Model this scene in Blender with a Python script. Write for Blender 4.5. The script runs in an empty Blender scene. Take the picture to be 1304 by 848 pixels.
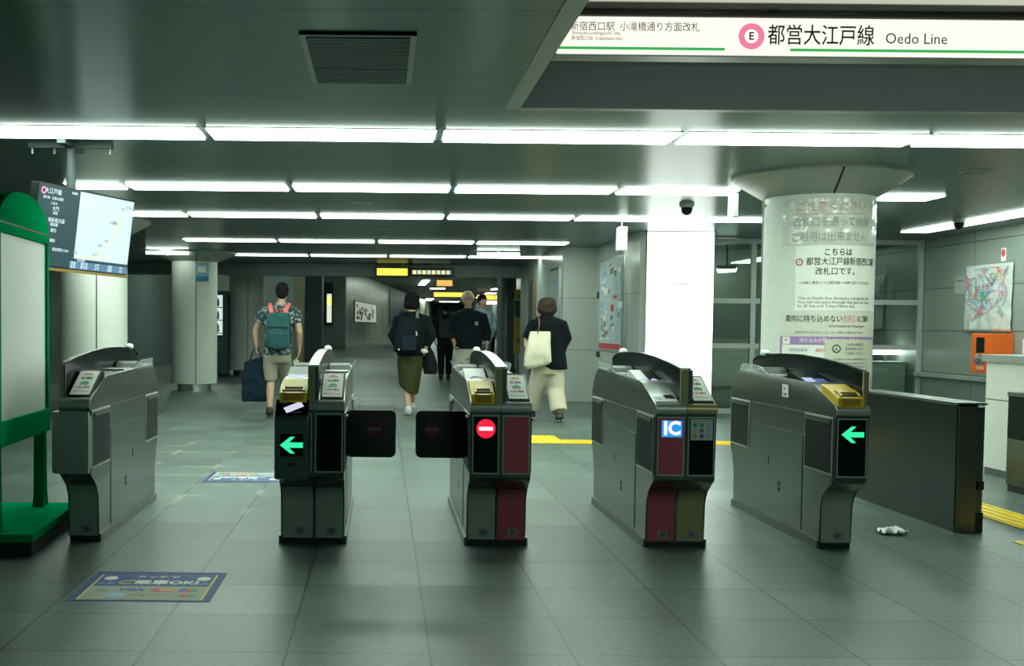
import bpy, bmesh, math, random
from mathutils import Matrix, Vector, noise
random.seed(7)
S = bpy.context.scene
COL = S.collection
# ------------------------------------------------------------------ camera, world, exposure
F_PX = 1400.0
cam_d = bpy.data.cameras.new('camera'); cam = bpy.data.objects.new('camera', cam_d); COL.objects.link(cam)
cam_d.sensor_width = 36.0; cam_d.lens = F_PX / 1304 * 36.0
cam_d.shift_x = (652 - 486) / 1304; cam_d.shift_y = (474 - 424) / 1304
cam_d.clip_start = 0.05; cam_d.clip_end = 400
cam.matrix_world = Matrix.Translation((0, 0, 1.2)) @ Matrix.Rotation(math.radians(90) - math.atan(59 / F_PX), 4, 'X') @ Matrix.Rotation(0.0098, 4, 'Z')
S.camera = cam
W = bpy.data.worlds.new('station_air'); S.world = W; W.use_nodes = True
W.node_tree.nodes['Background'].inputs[0].default_value = (0.07, 0.42, 0.37, 1)
W.node_tree.nodes['Background'].inputs[1].default_value = 0.16
S.view_settings.view_transform = 'Standard'; S.view_settings.look = 'None'
S.view_settings.gamma = 1.0; S.view_settings.use_curve_mapping = False
S.view_settings.exposure = 0.7
S.cycles.use_denoising = True
S.cycles.max_bounces = 8; S.cycles.diffuse_bounces = 4; S.cycles.glossy_bounces = 4
S.cycles.sample_clamp_indirect = 6.0
TUBE = 11.0            # emission of the ceiling diffusers
TUBE_COL = (0.80, 1.0, 0.86)

# ------------------------------------------------------------------ materials
def nodes(name):
    m = bpy.data.materials.new(name); m.use_nodes = True
    nt = m.node_tree; return m, nt, nt.nodes['Principled BSDF']
def link(nt, a, b): nt.links.new(a, b)
def mat(name, col, rough=0.5, metal=0.0, emit=None, strength=1.0, vary=0.06, scale=9.0, spec=0.5, alpha=None, stretch=(1, 1, 1), bump=0.0):
    m, nt, p = nodes(name)
    if rough >= 0.75: spec = 0.15
    tc = nt.nodes.new('ShaderNodeTexCoord'); mp = nt.nodes.new('ShaderNodeMapping'); mp.inputs['Scale'].default_value = stretch
    nz = nt.nodes.new('ShaderNodeTexNoise'); nz.inputs['Scale'].default_value = scale; nz.inputs['Detail'].default_value = 4
    mx = nt.nodes.new('ShaderNodeMix'); mx.data_type = 'RGBA'
    mx.inputs[6].default_value = tuple(max(0, v * (1 - vary)) for v in col) + (1,)
    mx.inputs[7].default_value = tuple(v * (1 + vary) for v in col) + (1,)
    link(nt, tc.outputs['Object'], mp.inputs[0]); link(nt, mp.outputs[0], nz.inputs[0])
    link(nt, nz.outputs[0], mx.inputs[0]); link(nt, mx.outputs[2], p.inputs['Base Color'])
    p.inputs['Roughness'].default_value = rough; p.inputs['Metallic'].default_value = metal
    p.inputs['Specular IOR Level'].default_value = spec
    if emit: p.inputs['Emission Color'].default_value = (*emit, 1); p.inputs['Emission Strength'].default_value = strength
    if alpha is not None: p.inputs['Alpha'].default_value = alpha
    if bump:
        b = nt.nodes.new('ShaderNodeBump'); b.inputs['Strength'].default_value = bump; b.inputs['Distance'].default_value = 0.01
        link(nt, nz.outputs[0], b.inputs['Height']); link(nt, b.outputs[0], p.inputs['Normal'])
    return m
def grid_wall(name, col, pw, ph, ox, oz, rough, metal=0.0, axis='X', mortar=0.008, dark=0.35, vary=0.05, coord='xz'):
    """panelled wall cladding: thin dark joints in world metres"""
    m, nt, p = nodes(name)
    g = nt.nodes.new('ShaderNodeNewGeometry'); sp = nt.nodes.new('ShaderNodeSeparateXYZ'); link(nt, g.outputs['Position'], sp.inputs[0])
    cb = nt.nodes.new('ShaderNodeCombineXYZ')
    a = nt.nodes.new('ShaderNodeMath'); a.operation = 'SUBTRACT'; a.inputs[1].default_value = ox
    b = nt.nodes.new('ShaderNodeMath'); b.operation = 'SUBTRACT'; b.inputs[1].default_value = oz
    link(nt, sp.outputs[{'x': 0, 'y': 1, 'z': 2}[coord[0]]], a.inputs[0]); link(nt, sp.outputs[{'x': 0, 'y': 1, 'z': 2}[coord[1]]], b.inputs[0])
    link(nt, a.outputs[0], cb.inputs[0]); link(nt, b.outputs[0], cb.inputs[1])
    br = nt.nodes.new('ShaderNodeTexBrick'); br.offset = 0.0; br.squash = 1.0
    br.inputs['Scale'].default_value = 1.0; br.inputs['Brick Width'].default_value = pw; br.inputs['Row Height'].default_value = ph
    br.inputs['Mortar Size'].default_value = mortar / 2; br.inputs['Mortar Smooth'].default_value = 0.1; br.inputs['Bias'].default_value = 0.0
    br.inputs['Color1'].default_value = tuple(v * (1 - vary) for v in col) + (1,)
    br.inputs['Color2'].default_value = tuple(v * (1 + vary) for v in col) + (1,)
    br.inputs['Mortar'].default_value = tuple(v * dark for v in col) + (1,)
    link(nt, cb.outputs[0], br.inputs['Vector'])
    link(nt, br.outputs['Color'], p.inputs['Base Color'])
    p.inputs['Roughness'].default_value = rough; p.inputs['Metallic'].default_value = metal
    return m, nt, p, br, cb
# floor: square stone tiles with tone changes from tile to tile
M_FLOOR, nt, p, br, cb = grid_wall('floor_stone_tiles', (0.084, 0.122, 0.106), 0.525, 0.525, 0.187, 3.985, 0.42, coord='xy', mortar=0.011, dark=0.08, vary=0.26)
nz = nt.nodes.new('ShaderNodeTexNoise'); nz.inputs['Scale'].default_value = 60; nz.inputs['Detail'].default_value = 6
nz2 = nt.nodes.new('ShaderNodeTexNoise'); nz2.inputs['Scale'].default_value = 1.3; nz2.inputs['Detail'].default_value = 5
g = nt.nodes.new('ShaderNodeNewGeometry'); link(nt, g.outputs['Position'], nz.inputs[0]); link(nt, g.outputs['Position'], nz2.inputs[0])
def overlay(nt, base, fac_out, lo, hi):
    mr = nt.nodes.new('ShaderNodeMapRange'); mr.inputs['From Min'].default_value = 0.3; mr.inputs['From Max'].default_value = 0.7
    mr.inputs['To Min'].default_value = lo; mr.inputs['To Max'].default_value = hi
    link(nt, fac_out, mr.inputs[0])
    mm = nt.nodes.new('ShaderNodeMix'); mm.data_type = 'RGBA'; mm.blend_type = 'MULTIPLY'; mm.inputs[0].default_value = 1.0
    cc = nt.nodes.new('ShaderNodeCombineXYZ')
    for i in range(3): link(nt, mr.outputs[0], cc.inputs[i])
    link(nt, base, mm.inputs[6]); link(nt, cc.outputs[0], mm.inputs[7]); return mm.outputs[2]
o = overlay(nt, br.outputs['Color'], nz.outputs[0], 0.72, 1.28); o = overlay(nt, o, nz2.outputs[0], 0.85, 1.15)
# pale scuffs along the joints of the left-hand lane
b2 = nt.nodes.new('ShaderNodeTexBrick'); b2.offset = 0.0
for k_, v_ in (('Scale', 1.0), ('Brick Width', 0.525), ('Row Height', 0.525), ('Mortar Size', 0.045), ('Mortar Smooth', 1.0)): b2.inputs[k_].default_value = v_
link(nt, cb.outputs[0], b2.inputs['Vector'])
def mth(op, a, b):
    n_ = nt.nodes.new('ShaderNodeMath'); n_.operation = op; n_.use_clamp = True
    for i_, v_ in enumerate((a, b)):
        if isinstance(v_, (int, float)): n_.inputs[i_].default_value = v_
        else: link(nt, v_, n_.inputs[i_])
    return n_.outputs[0]
def ramp(out, a, b):
    r_ = nt.nodes.new('ShaderNodeMapRange'); r_.interpolation_type = 'SMOOTHSTEP'; r_.inputs[1].default_value = a; r_.inputs[2].default_value = b; link(nt, out, r_.inputs[0]); return r_.outputs[0]
sx = nt.nodes.new('ShaderNodeSeparateXYZ'); link(nt, g.outputs['Position'], sx.inputs[0])
nz3 = nt.nodes.new('ShaderNodeTexNoise'); nz3.inputs['Scale'].default_value = 2.2; nz3.inputs['Detail'].default_value = 6; link(nt, g.outputs['Position'], nz3.inputs[0])
msk = mth('MULTIPLY', mth('MULTIPLY', ramp(sx.outputs[0], -2.6, -2.0), ramp(sx.outputs[0], -0.5, -1.0)), mth('MULTIPLY', ramp(sx.outputs[1], 6.3, 8.0), ramp(sx.outputs[1], 13.5, 11.0)))
msk = mth('MULTIPLY', mth('MULTIPLY', msk, b2.outputs['Fac']), ramp(nz3.outputs[0], 0.46, 0.66))
sm = nt.nodes.new('ShaderNodeMix'); sm.data_type = 'RGBA'; sm.inputs[7].default_value = (0.42, 0.43, 0.34, 1)
link(nt, mth('MULTIPLY', msk, 0.8), sm.inputs[0]); link(nt, o, sm.inputs[6]); o = sm.outputs[2]
link(nt, o, p.inputs['Base Color'])
mr = nt.nodes.new('ShaderNodeMapRange'); mr.inputs['To Min'].default_value = 0.28; mr.inputs['To Max'].default_value = 0.46
link(nt, nz2.outputs[0], mr.inputs[0]); link(nt, mr.outputs[0], p.inputs['Roughness'])
bp = nt.nodes.new('ShaderNodeBump'); bp.inputs['Strength'].default_value = 0.12; bp.inputs['Distance'].default_value = 0.003
link(nt, nz.outputs[0], bp.inputs['Height']); link(nt, bp.outputs[0], p.inputs['Normal'])
# ceiling: satin aluminium strips running across, brushed so reflections stretch
M_CEIL, nt, p, br, cb = grid_wall('ceiling_aluminium_strips', (0.19, 0.25, 0.232), 9.0, 1.22, -13.3, 4.577, 0.30, metal=0.65, coord='xy', mortar=0.012, dark=0.45, vary=0.02)
g = nt.nodes.new('ShaderNodeNewGeometry'); sp = nt.nodes.new('ShaderNodeSeparateXYZ'); link(nt, g.outputs['Position'], sp.inputs[0])
wv = nt.nodes.new('ShaderNodeTexWave'); wv.wave_type = 'BANDS'; wv.bands_direction = 'Y'; wv.inputs['Scale'].default_value = 3.1; wv.inputs['Distortion'].default_value = 0.0
link(nt, g.outputs['Position'], wv.inputs[0])
bp = nt.nodes.new('ShaderNodeBump'); bp.inputs['Strength'].default_value = 0.012; bp.inputs['Distance'].default_value = 0.01
link(nt, wv.outputs['Fac'], bp.inputs['Height']); link(nt, bp.outputs[0], p.inputs['Normal'])
p.inputs['Anisotropic'].default_value = 0.85
tg = nt.nodes.new('ShaderNodeCombineXYZ'); tg.inputs[1].default_value = 1.0; link(nt, tg.outputs[0], p.inputs['Tangent'])
M_RECESS = mat('recess_gloss_panel', (0.50, 0.52, 0.46), 0.07, 0.7)
M_RECESSWALL = mat('recess_blue_grey', (0.26, 0.36, 0.36), 0.45, 0.1)
M_TRIM = mat('recess_edge_trim', (0.42, 0.45, 0.43), 0.4, 0.4)
M_WALLP = grid_wall('wall_white_panels', (0.52, 0.55, 0.51), 1.2, 0.84, 2.91, 0.0, 0.3, coord='xz', mortar=0.012, dark=0.5)[0]
M_WALLPY = grid_wall('wall_white_panels_side', (0.50, 0.53, 0.50), 1.2, 0.84, 14.8, 0.0, 0.22, coord='yz', mortar=0.012, dark=0.5)[0]
M_WALLR = grid_wall('wall_grey_panels', (0.27, 0.31, 0.28), 1.35, 0.58, 13.0, 0.05, 0.4, metal=0.2, coord='yz', mortar=0.014, dark=0.3)[0]
M_WALLL = grid_wall('wall_dark_steel', (0.24, 0.29, 0.27), 1.1, 2.5, 4.0, 0.0, 0.3, metal=0.5, coord='yz', mortar=0.02, dark=0.4)[0]
M_DARKW = mat('wall_dark_teal', (0.17, 0.22, 0.21), 0.55)
M_FARW = grid_wall('wall_far_concourse', (0.26, 0.27, 0.20), 2.4, 3.0, 0.0, 0.0, 0.3, metal=0.2, coord='yz', mortar=0.06, dark=0.5, vary=0.25)[0]
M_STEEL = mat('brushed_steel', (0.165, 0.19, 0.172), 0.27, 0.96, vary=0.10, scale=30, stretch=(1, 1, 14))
M_STEELF = mat('lightened_front_steel', (0.42, 0.45, 0.40), 0.40, 0.4, vary=0.08, scale=40, stretch=(1, 1, 12))  # gate-front steel kept lighter than the sides, standing in for front light
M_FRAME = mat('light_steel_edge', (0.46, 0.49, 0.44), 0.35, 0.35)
M_STEELD = mat('dark_steel', (0.15, 0.165, 0.155), 0.35, 0.8, vary=0.1, scale=30)
M_CHROME = mat('polished_steel', (0.62, 0.65, 0.62), 0.2, 0.95)
M_BRONZE = mat('bronze_steel', (0.42, 0.35, 0.17), 0.38, 0.4)  # base colour raised in place of front light on the gates
M_BLACKG = mat('black_gloss', (0.005, 0.010, 0.009), 0.22, spec=0.12)
M_BLACK = mat('black_matt', (0.012, 0.016, 0.015), 0.6)
M_POCKET = mat('smoked_panel', (0.012, 0.016, 0.015), 0.5, spec=0.2)
M_RED = mat('red_panel', (0.46, 0.085, 0.12), 0.4)  # red brightened to make up for weak light on the gate fronts
M_YELLOW = mat('yellow_plastic', (0.88, 0.60, 0.02), 0.4)
M_WHITE = mat('white_enamel', (0.74, 0.77, 0.72), 0.4)
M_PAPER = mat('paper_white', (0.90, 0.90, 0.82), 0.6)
M_CREAM = mat('column_cream_panel', (0.74, 0.76, 0.69), 0.4, spec=0.3)
M_INK = mat('ink_black', (0.02, 0.022, 0.022), 0.6)
M_INKG = mat('ink_grey', (0.22, 0.22, 0.21), 0.6)
M_INKR = mat('ink_red', (0.65, 0.06, 0.08), 0.6)
M_INKPK = mat('ink_pink', (0.80, 0.42, 0.42), 0.6)
M_INKO = mat('ink_orange', (0.75, 0.30, 0.04), 0.6)
M_INKGN = mat('ink_green', (0.05, 0.35, 0.18), 0.6)
M_INKB = mat('ink_blue', (0.05, 0.13, 0.42), 0.6)
M_INKLB = mat('ink_light_blue', (0.30, 0.52, 0.70), 0.6)
M_INKPU = mat('ink_purple', (0.42, 0.24, 0.50), 0.6)
M_INKY = mat('ink_yellow', (0.80, 0.62, 0.10), 0.6)
M_GREEN = mat('green_enamel', (0.0, 0.30, 0.10), 0.4, spec=0.0)
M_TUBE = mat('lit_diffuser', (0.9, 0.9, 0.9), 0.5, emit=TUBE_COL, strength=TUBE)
M_TUBES = [M_TUBE, M_TUBE] + [mat('lit_diffuser_dimmed', (0.9, 0.9, 0.9), 0.5, emit=TUBE_COL, strength=TUBE * k_) for k_ in (0.85, 0.55, 0.42)]  # third to farthest rows dimmed so the floor beyond stays dark
M_ARROW = mat('lit_green_arrow', (0, 0, 0), 0.5, emit=(0.035, 0.80, 0.36), strength=0.72)
M_NOENT = mat('lit_red_disc', (0, 0, 0), 0.5, emit=(0.90, 0.015, 0.05), strength=0.72)
M_LITW = mat('lit_white', (0, 0, 0), 0.5, emit=(1.0, 0.85, 0.85), strength=0.72)
M_LITB = mat('lit_blue', (0, 0, 0), 0.5, emit=(0.02, 0.28, 0.75), strength=0.72)
M_LITP = mat('lit_lilac', (0.1, 0.1, 0.12), 0.3, emit=(0.42, 0.42, 0.85), strength=0.6)
M_DIMRED = mat('unlit_red_disc', (0.13, 0.012, 0.016), 0.4)
M_DIMGREY = mat('unlit_grey_bar', (0.13, 0.13, 0.13), 0.4)

# ------------------------------------------------------------------ mesh helpers
def frame(o, x, y):
    x = Vector(x).normalized(); y = Vector(y); y = (y - x * y.dot(x)).normalized(); z = x.cross(y)
    return Matrix(((x.x, y.x, z.x, o[0]), (x.y, y.y, z.y, o[1]), (x.z, y.z, z.z, o[2]), (0, 0, 0, 1)))
class MB:
    def __init__(s): s.bm = bmesh.new(); s.mi = 0; s.mats = []
    def use(s, m):
        if m not in s.mats: s.mats.append(m)
        s.mi = s.mats.index(m); return s
    def _f(s, vs):
        try:
            f = s.bm.faces.new(vs); f.material_index = s.mi; return f
        except ValueError: return None
    def box(s, x0, x1, y0, y1, z0, z1, M=None, bev=0.0):
        v = [s.bm.verts.new((x, y, z)) for x in (x0, x1) for y in (y0, y1) for z in (z0, z1)]
        fs = [s._f([v[i] for i in q]) for q in ((0, 1, 3, 2), (4, 6, 7, 5), (0, 4, 5, 1), (2, 3, 7, 6), (0, 2, 6, 4), (1, 5, 7, 3))]
        if bev:
            es = list({e for f in fs for e in f.edges})
            r = bmesh.ops.bevel(s.bm, geom=es, offset=bev, segments=2, affect='EDGES', profile=0.7)
            nv = set(r['verts']) | {x for x in v if x.is_valid}
            for f in r['faces']: f.material_index = s.mi
            v = list(nv)
        if M: 
            for q in v: q.co = M @ q.co
        return s
    def prism(s, poly, a0, a1, axis='x', M=None, bev=0.0):
        """poly in the two other axes (in xyz order), extruded along axis"""
        def P(u, w, a): return {'x': (a, u, w), 'y': (u, a, w), 'z': (u, w, a)}[axis]
        A = [s.bm.verts.new(P(u, w, a0)) for u, w in poly]; B = [s.bm.verts.new(P(u, w, a1)) for u, w in poly]
        n = len(poly); fs = [s._f(A[::-1]), s._f(B)]
        for i in range(n): fs.append(s._f([A[i], A[(i + 1) % n], B[(i + 1) % n], B[i]]))
        v = A + B
        if bev:
            es = [e for e in fs[0].edges] + [e for e in fs[1].edges]
            r = bmesh.ops.bevel(s.bm, geom=es, offset=bev, segments=2, affect='EDGES', profile=0.6)
            for f in r['faces']: f.material_index = s.mi
            v = list(set(r['verts']) | {x for x in v if x.is_valid})
        if M:
            for q in v: q.co = M @ q.co
        return s
    def rings(s, rings, close=True, cap=True):
        vs = [[s.bm.verts.new(c) for c in r] for r in rings]; n = len(vs[0])
        for a, b in zip(vs, vs[1:]):
            for i in range(n if close else n - 1): s._f([a[i], a[(i + 1) % n], b[(i + 1) % n], b[i]])
        if cap: s._f(vs[0][::-1]); s._f(vs[-1])
        return s
    def lathe(s, prof, cx=0, cy=0, n=40, M=None):
        R = [[(cx + r * math.cos(2 * math.pi * i / n), cy + r * math.sin(2 * math.pi * i / n), z) for i in range(n)] for r, z in prof]
        if M: R = [[M @ Vector(c) for c in r] for r in R]
        return s.rings(R)
    def tube(s, pts, rad, n=10, flat=None):
        pts = [Vector(p) for p in pts]; R = []
        if not hasattr(rad, '__len__'): rad = [rad] * len(pts)
        ref = Vector((0, 0, 1)) if abs((pts[-1] - pts[0]).normalized().z) < 0.9 else Vector((1, 0, 0))
        for i, p in enumerate(pts):
            d = (pts[min(i + 1, len(pts) - 1)] - pts[max(i - 1, 0)]).normalized()
            u = ref.cross(d).normalized(); w = d.cross(u); r = rad[i]
            k = flat or (1, 1)
            R.append([p + u * (r * k[0] * math.cos(2 * math.pi * j / n)) + w * (r * k[1] * math.sin(2 * math.pi * j / n)) for j in range(n)])
        return s.rings(R)
    def ell(s, c, r, M=None, seg=16, rg=10):
        c = Vector(c)
        rr = []
        for k in range(1, rg):
            t = math.pi * k / rg
            rr.append([(r[0] * math.sin(t) * math.cos(2 * math.pi * i / seg), r[1] * math.sin(t) * math.sin(2 * math.pi * i / seg), -r[2] * math.cos(t)) for i in range(seg)])
        if M: rr = [[c + M @ Vector(q) for q in x] for x in rr]
        else: rr = [[c + Vector(q) for q in x] for x in rr]
        return s.rings(rr)
    def disc(s, M, r, t, n=28, cx=0, cy=0, sx=1.0, sy=1.0):
        R = [[M @ Vector((cx + sx * r * math.cos(2 * math.pi * i / n), cy + sy * r * math.sin(2 * math.pi * i / n), z)) for i in range(n)] for z in (0, t)]
        return s.rings(R)
    def ring(s, M, r0, r1, t, n=32, cx=0, cy=0):
        def c(r, z): return [s.bm.verts.new(M @ Vector((cx + r * math.cos(2 * math.pi * i / n), cy + r * math.sin(2 * math.pi * i / n), z))) for i in range(n)]
        a, b, d, e = c(r0, 0), c(r1, 0), c(r1, t), c(r0, t)
        for p, q in ((a, b), (b, d), (d, e), (e, a)):
            for i in range(n): s._f([p[i], p[(i + 1) % n], q[(i + 1) % n], q[i]])
        return s
    def poly(s, M, pts, t):
        return s.prism(pts, 0, t, 'z', M)
    def build(s, name, m=None, parent=None, smooth=False):
        me = bpy.data.meshes.new(name); bmesh.ops.recalc_face_normals(s.bm, faces=s.bm.faces[:]); s.bm.to_mesh(me); s.bm.free()
        for x in (s.mats if s.mats else [m]): me.materials.append(x)
        if smooth:
            for f in me.polygons: f.use_smooth = True
        o = bpy.data.objects.new(name, me); COL.objects.link(o)
        if parent: o.parent = parent
        return o
def soft(o, ang=35):
    """smooth shading that keeps hard edges"""
    me = o.data
    for f in me.polygons: f.use_smooth = True
    bm = bmesh.new(); bm.from_mesh(me)
    for e in bm.edges:
        if len(e.link_faces) == 2 and e.calc_face_angle(0) > math.radians(ang): e.smooth = False
    bm.to_mesh(me); bm.free(); return o
def tag(o, label, cat, group=None, kind=None):
    o['label'] = label; o['category'] = cat
    if group: o['group'] = group
    if kind: o['kind'] = kind
    return o
def empty(name, loc, label, cat, group=None, rz=0.0):
    o = bpy.data.objects.new(name, None); COL.objects.link(o); o.location = loc; o.rotation_euler = (0, 0, rz)
    o.empty_display_size = 0.1
    return tag(o, label, cat, group)
def struct(o): o['kind'] = 'structure'; return o
def copy_tree(o, parent=None):
    c = o.copy(); COL.objects.link(c)
    if parent: c.parent = parent
    for ch in list(o.children): copy_tree(ch, c)
    return c
_txt = {}
def text_mesh(s, size, align='CENTER', depth=0.0006, spacing=1.0, bold=0.0):
    cu = bpy.data.curves.new('t', 'FONT'); cu.body = s; cu.size = size; cu.align_x = align; cu.align_y = 'CENTER'
    cu.extrude = depth / 2; cu.resolution_u = 2; cu.space_character = spacing; cu.offset = bold
    o = bpy.data.objects.new('t', cu); COL.objects.link(o)
    dg = bpy.context.evaluated_depsgraph_get(); me = bpy.data.meshes.new_from_object(o.evaluated_get(dg))
    bpy.data.objects.remove(o); bpy.data.curves.remove(cu); return me
def text(name, s, size, m, M, parent, align='CENTER', width=None, depth=0.0006, bold=0.0, warp=None):
    me = text_mesh(s, size, align, depth, bold=bold); me.name = name
    if width and len(me.vertices):
        xs = [v.co.x for v in me.vertices]; k = width / max(1e-6, max(xs) - min(xs))
        for v in me.vertices: v.co.x *= k
    for v in me.vertices:
        v.co = warp(M @ v.co) if warp else M @ v.co
    me.materials.clear(); me.materials.append(m)
    o = bpy.data.objects.new(name, me); COL.objects.link(o); o.parent = parent; return o

# ------------------------------------------------------------------ setting
CZ = 2.5
f = MB().box(-9, 12, -4, 175, -0.1, 0).build('floor', M_FLOOR); struct(f)
c = MB().use(M_CEIL)
c.box(-6.5, 0.79, -4, 6.6, CZ, CZ + 0.06).box(-6.5, 7.7, 6.6, 23.2, CZ, CZ + 0.06)
c.use(M_RECESS).box(0.79, 7.7, -4, 6.6, 2.757, 2.84)
c.use(M_RECESSWALL).box(0.85, 7.7, 6.602, 6.62, CZ + 0.06, 2.757).box(0.77, 0.79, -4, 6.62, CZ + 0.06, 2.757)
c.use(M_RECESSWALL).box(0.79, 7.7, 6.585, 6.6, CZ, 2.757)
struct(c.build('ceiling'))
struct(MB().box(0.715, 0.805, -4, 6.585, CZ - 0.006, CZ - 0.0).build('trim_1', M_TRIM))
struct(MB().box(0.805, 7.69, 6.56, 6.62, CZ - 0.006, CZ - 0.0).build('trim_2', M_TRIM))
struct(MB().box(-6.6, -6.5, -4, 34, 0, 4.4).build('wall_left', M_WALLL))
struct(MB().box(7.7, 7.8, -4, 15.75, 0, 2.85).build('wall_right', M_WALLR))
# bulkhead closing the low ceiling; beyond it the taller concourse
struct(MB().box(-6.5, 12, 23.2, 23.5, 2.24, 4.4).build('wall_bulkhead', mat('bulkhead_grey', (0.16, 0.19, 0.18), 0.4, 0.3)))
M_FCEIL = mat('concourse_ceiling', (0.20, 0.23, 0.21), 0.5)
struct(MB().box(-13, 14, 23.5, 175, 4.4, 4.5).build('ceiling_concourse', M_FCEIL))
# white block with the backlit panel, and the two stepped walls beyond it
struct(MB().box(3.45, 4.43, 14.8, 17.8, 0, CZ).build('wall_block', M_WALLPY))
struct(MB().use(M_WALLP).box(2.91, 6.2, 17.8, 17.9, 0, CZ).use(M_WALLPY).box(2.91, 3.0, 17.9, 23.2, 0, CZ).build('wall_step', None))
# ------------------------------------------------------------------ ceiling lights
ROWS = ['nearest', 'second', 'third', 'fourth', 'farthest']
def strip_light(x0, x1, y, label, w=0.40, along='x', drop=0.018, cz=CZ, m=None):
    L = (x1 - x0) - 0.07
    t = empty('ceiling_light', ((x0 + x1) / 2, y, cz), label, 'ceiling light', 'strip lights in the ceiling', 0 if along == 'x' else math.pi / 2)
    MB().box(-L / 2 - 0.015, L / 2 + 0.015, -w / 2 - 0.015, w / 2 + 0.015, -0.005, 0.0).build('light_frame', M_TRIM, t)
    MB().box(-L / 2, L / 2, -w / 2, w / 2, -drop, -0.005, bev=0.002).build('diffuser', m or M_TUBE, t)
    return t
ORD = ['leftmost', 'second from the left', 'third from the left', 'fourth from the left', 'fifth from the left', 'sixth from the left', 'seventh from the left']
rows = [
 (7.52, [-2.81, -1.21, 0.376, 1.997, 3.637, 5.25], 'ceiling strip light in the nearest, brightest row, {}'),
 (10.42, [-2.99, -2.42, -0.875, 0.652, 2.195, 3.33], 'ceiling strip light in the second row from the front, {}'),
 (13.05, [-3.85, -2.31, -0.765, 0.74, 2.26, 3.78, 5.3], 'ceiling strip light in the third row from the front, {}'),
 (16.95, [-3.07, -1.62, -0.10, 1.42, 2.86], 'ceiling strip light in the fourth row from the front, {}'),
 (20.4, [-2.80, -1.36, 0.10, 1.56, 3.0], 'ceiling strip light in the farthest row before the bulkhead, {}'),
]
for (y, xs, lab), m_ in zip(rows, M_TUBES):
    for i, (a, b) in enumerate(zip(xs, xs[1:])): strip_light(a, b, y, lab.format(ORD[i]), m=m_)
strip_light(3.85, 5.38, 10.72, 'ceiling strip light just right of the poster pillar, in line with the second row')
for i, (a, b) in enumerate(((12.95, 14.45), (11.45, 12.95), (9.95, 11.45))):
    t = strip_light(a, b, 0, ['far', 'middle', 'near'][i] + ' ceiling strip light of the line running along the grey right wall', along='y', w=0.34)
    t.location = (6.93, (a + b) / 2, CZ)
# one unseen strip added over the near end to light gate fronts and notices
for y, nm in ((2.4, 'first'),):
    for i, (a, b) in enumerate(()): strip_light(a, b, y, 'added ceiling strip light over the near end, low side, %s row, %s' % (nm, ORD[i]))
    for i, (a, b) in enumerate(((1.6, 3.2),)): strip_light(a, b, y, 'added unseen ceiling strip light over the near end, high recess, %s row, %s' % (nm, ORD[i]), cz=2.757)
def slim_lamp(x0, x1, y, label):
    t = empty('emergency_lamp', ((x0 + x1) / 2, y, CZ), label, 'lamp', 'slim hanging lamps')
    L = x1 - x0
    MB().tube([(-L / 2, 0, -0.06), (L / 2, 0, -0.06)], 0.026, 10).build('lamp_tube', M_TUBE, t)
    MB().box(-0.012, 0.012, -0.012, 0.012, -0.12, 0.0).build('stem', M_WHITE, t)
slim_lamp(-4.14, -3.40, 19.3, 'slim hanging lamp near the ceiling over the left cream columns')
slim_lamp(1.61, 2.33, 18.8, 'slim hanging lamp between the fourth and farthest light rows on the right')

# ceiling vent
t = empty('ceiling_vent', (-0.12, 5.43, CZ), 'dark square ceiling vent beside the high sign recess', 'vent')
MB().box(-0.262, 0.262, -0.50, 0.50, -0.012, 0).box(-0.262, 0.262, -0.50, -0.485, -0.016, 0).build('vent_frame', M_TRIM, t)
b = MB().use(mat('vent_slat_grey', (0.14, 0.17, 0.16), 0.5))
for i in range(22): b.box(-0.235, 0.235, -0.455 + i * 0.0425, -0.455 + i * 0.0425 + 0.03, -0.018, -0.010)
b.build('louvre', None, t)
MB().box(-0.235, 0.235, 0.13, 0.145, -0.022, -0.012).build('cross_bar', M_STEELD, t)

# dome cameras, speaker disc and small ceiling fittings
def dome(x, y, label):
    t = empty('dome_camera', (x, y, CZ), label, 'security camera', 'dome cameras')
    soft(MB().lathe([(0.075, 0), (0.075, -0.03), (0.06, -0.05)], n=24).build('camera_base', mat('camera_grey', (0.25, 0.27, 0.26), 0.4), t))
    soft(MB().lathe([(0.058, -0.045), (0.056, -0.08), (0.042, -0.11), (0.018, -0.126), (0.002, -0.13)], n=24).build('camera_dome', M_BLACKG, t))
dome(3.13, 11.4, 'black dome camera on the ceiling above the bright white block')
dome(6.62, 12.7, 'black dome camera on the ceiling beside the lights along the right wall')
t = empty('ceiling_speaker', (4.80, 8.98, CZ), 'round flat ceiling speaker right of the poster pillar', 'speaker')
soft(MB().lathe([(0.125, 0), (0.125, -0.008), (0.11, -0.012)], n=32).build('speaker_rim', M_TRIM, t))
soft(MB().lathe([(0.105, -0.010), (0.10, -0.016), (0.002, -0.018)], n=32).build('speaker_grille', mat('speaker_mesh', (0.22, 0.25, 0.23), 0.6), t))
for (x, y, lab) in ((-0.23, 11.7, 'small square hatch plate on the ceiling between the second and third light rows'),
                    (0.0, 14.8, 'small pale ceiling fitting between the third and fourth light rows')):
    t = empty('ceiling_hatch', (x, y, CZ), lab, 'ceiling hatch', 'ceiling fittings')
    MB().box(-0.11, 0.11, -0.11, 0.11, -0.01, 0, bev=0.004).build('hatch_plate', M_TRIM, t)
    MB().box(-0.05, 0.05, -0.008, 0.008, -0.014, -0.01).build('hatch_latch', M_STEELD, t)

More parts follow.
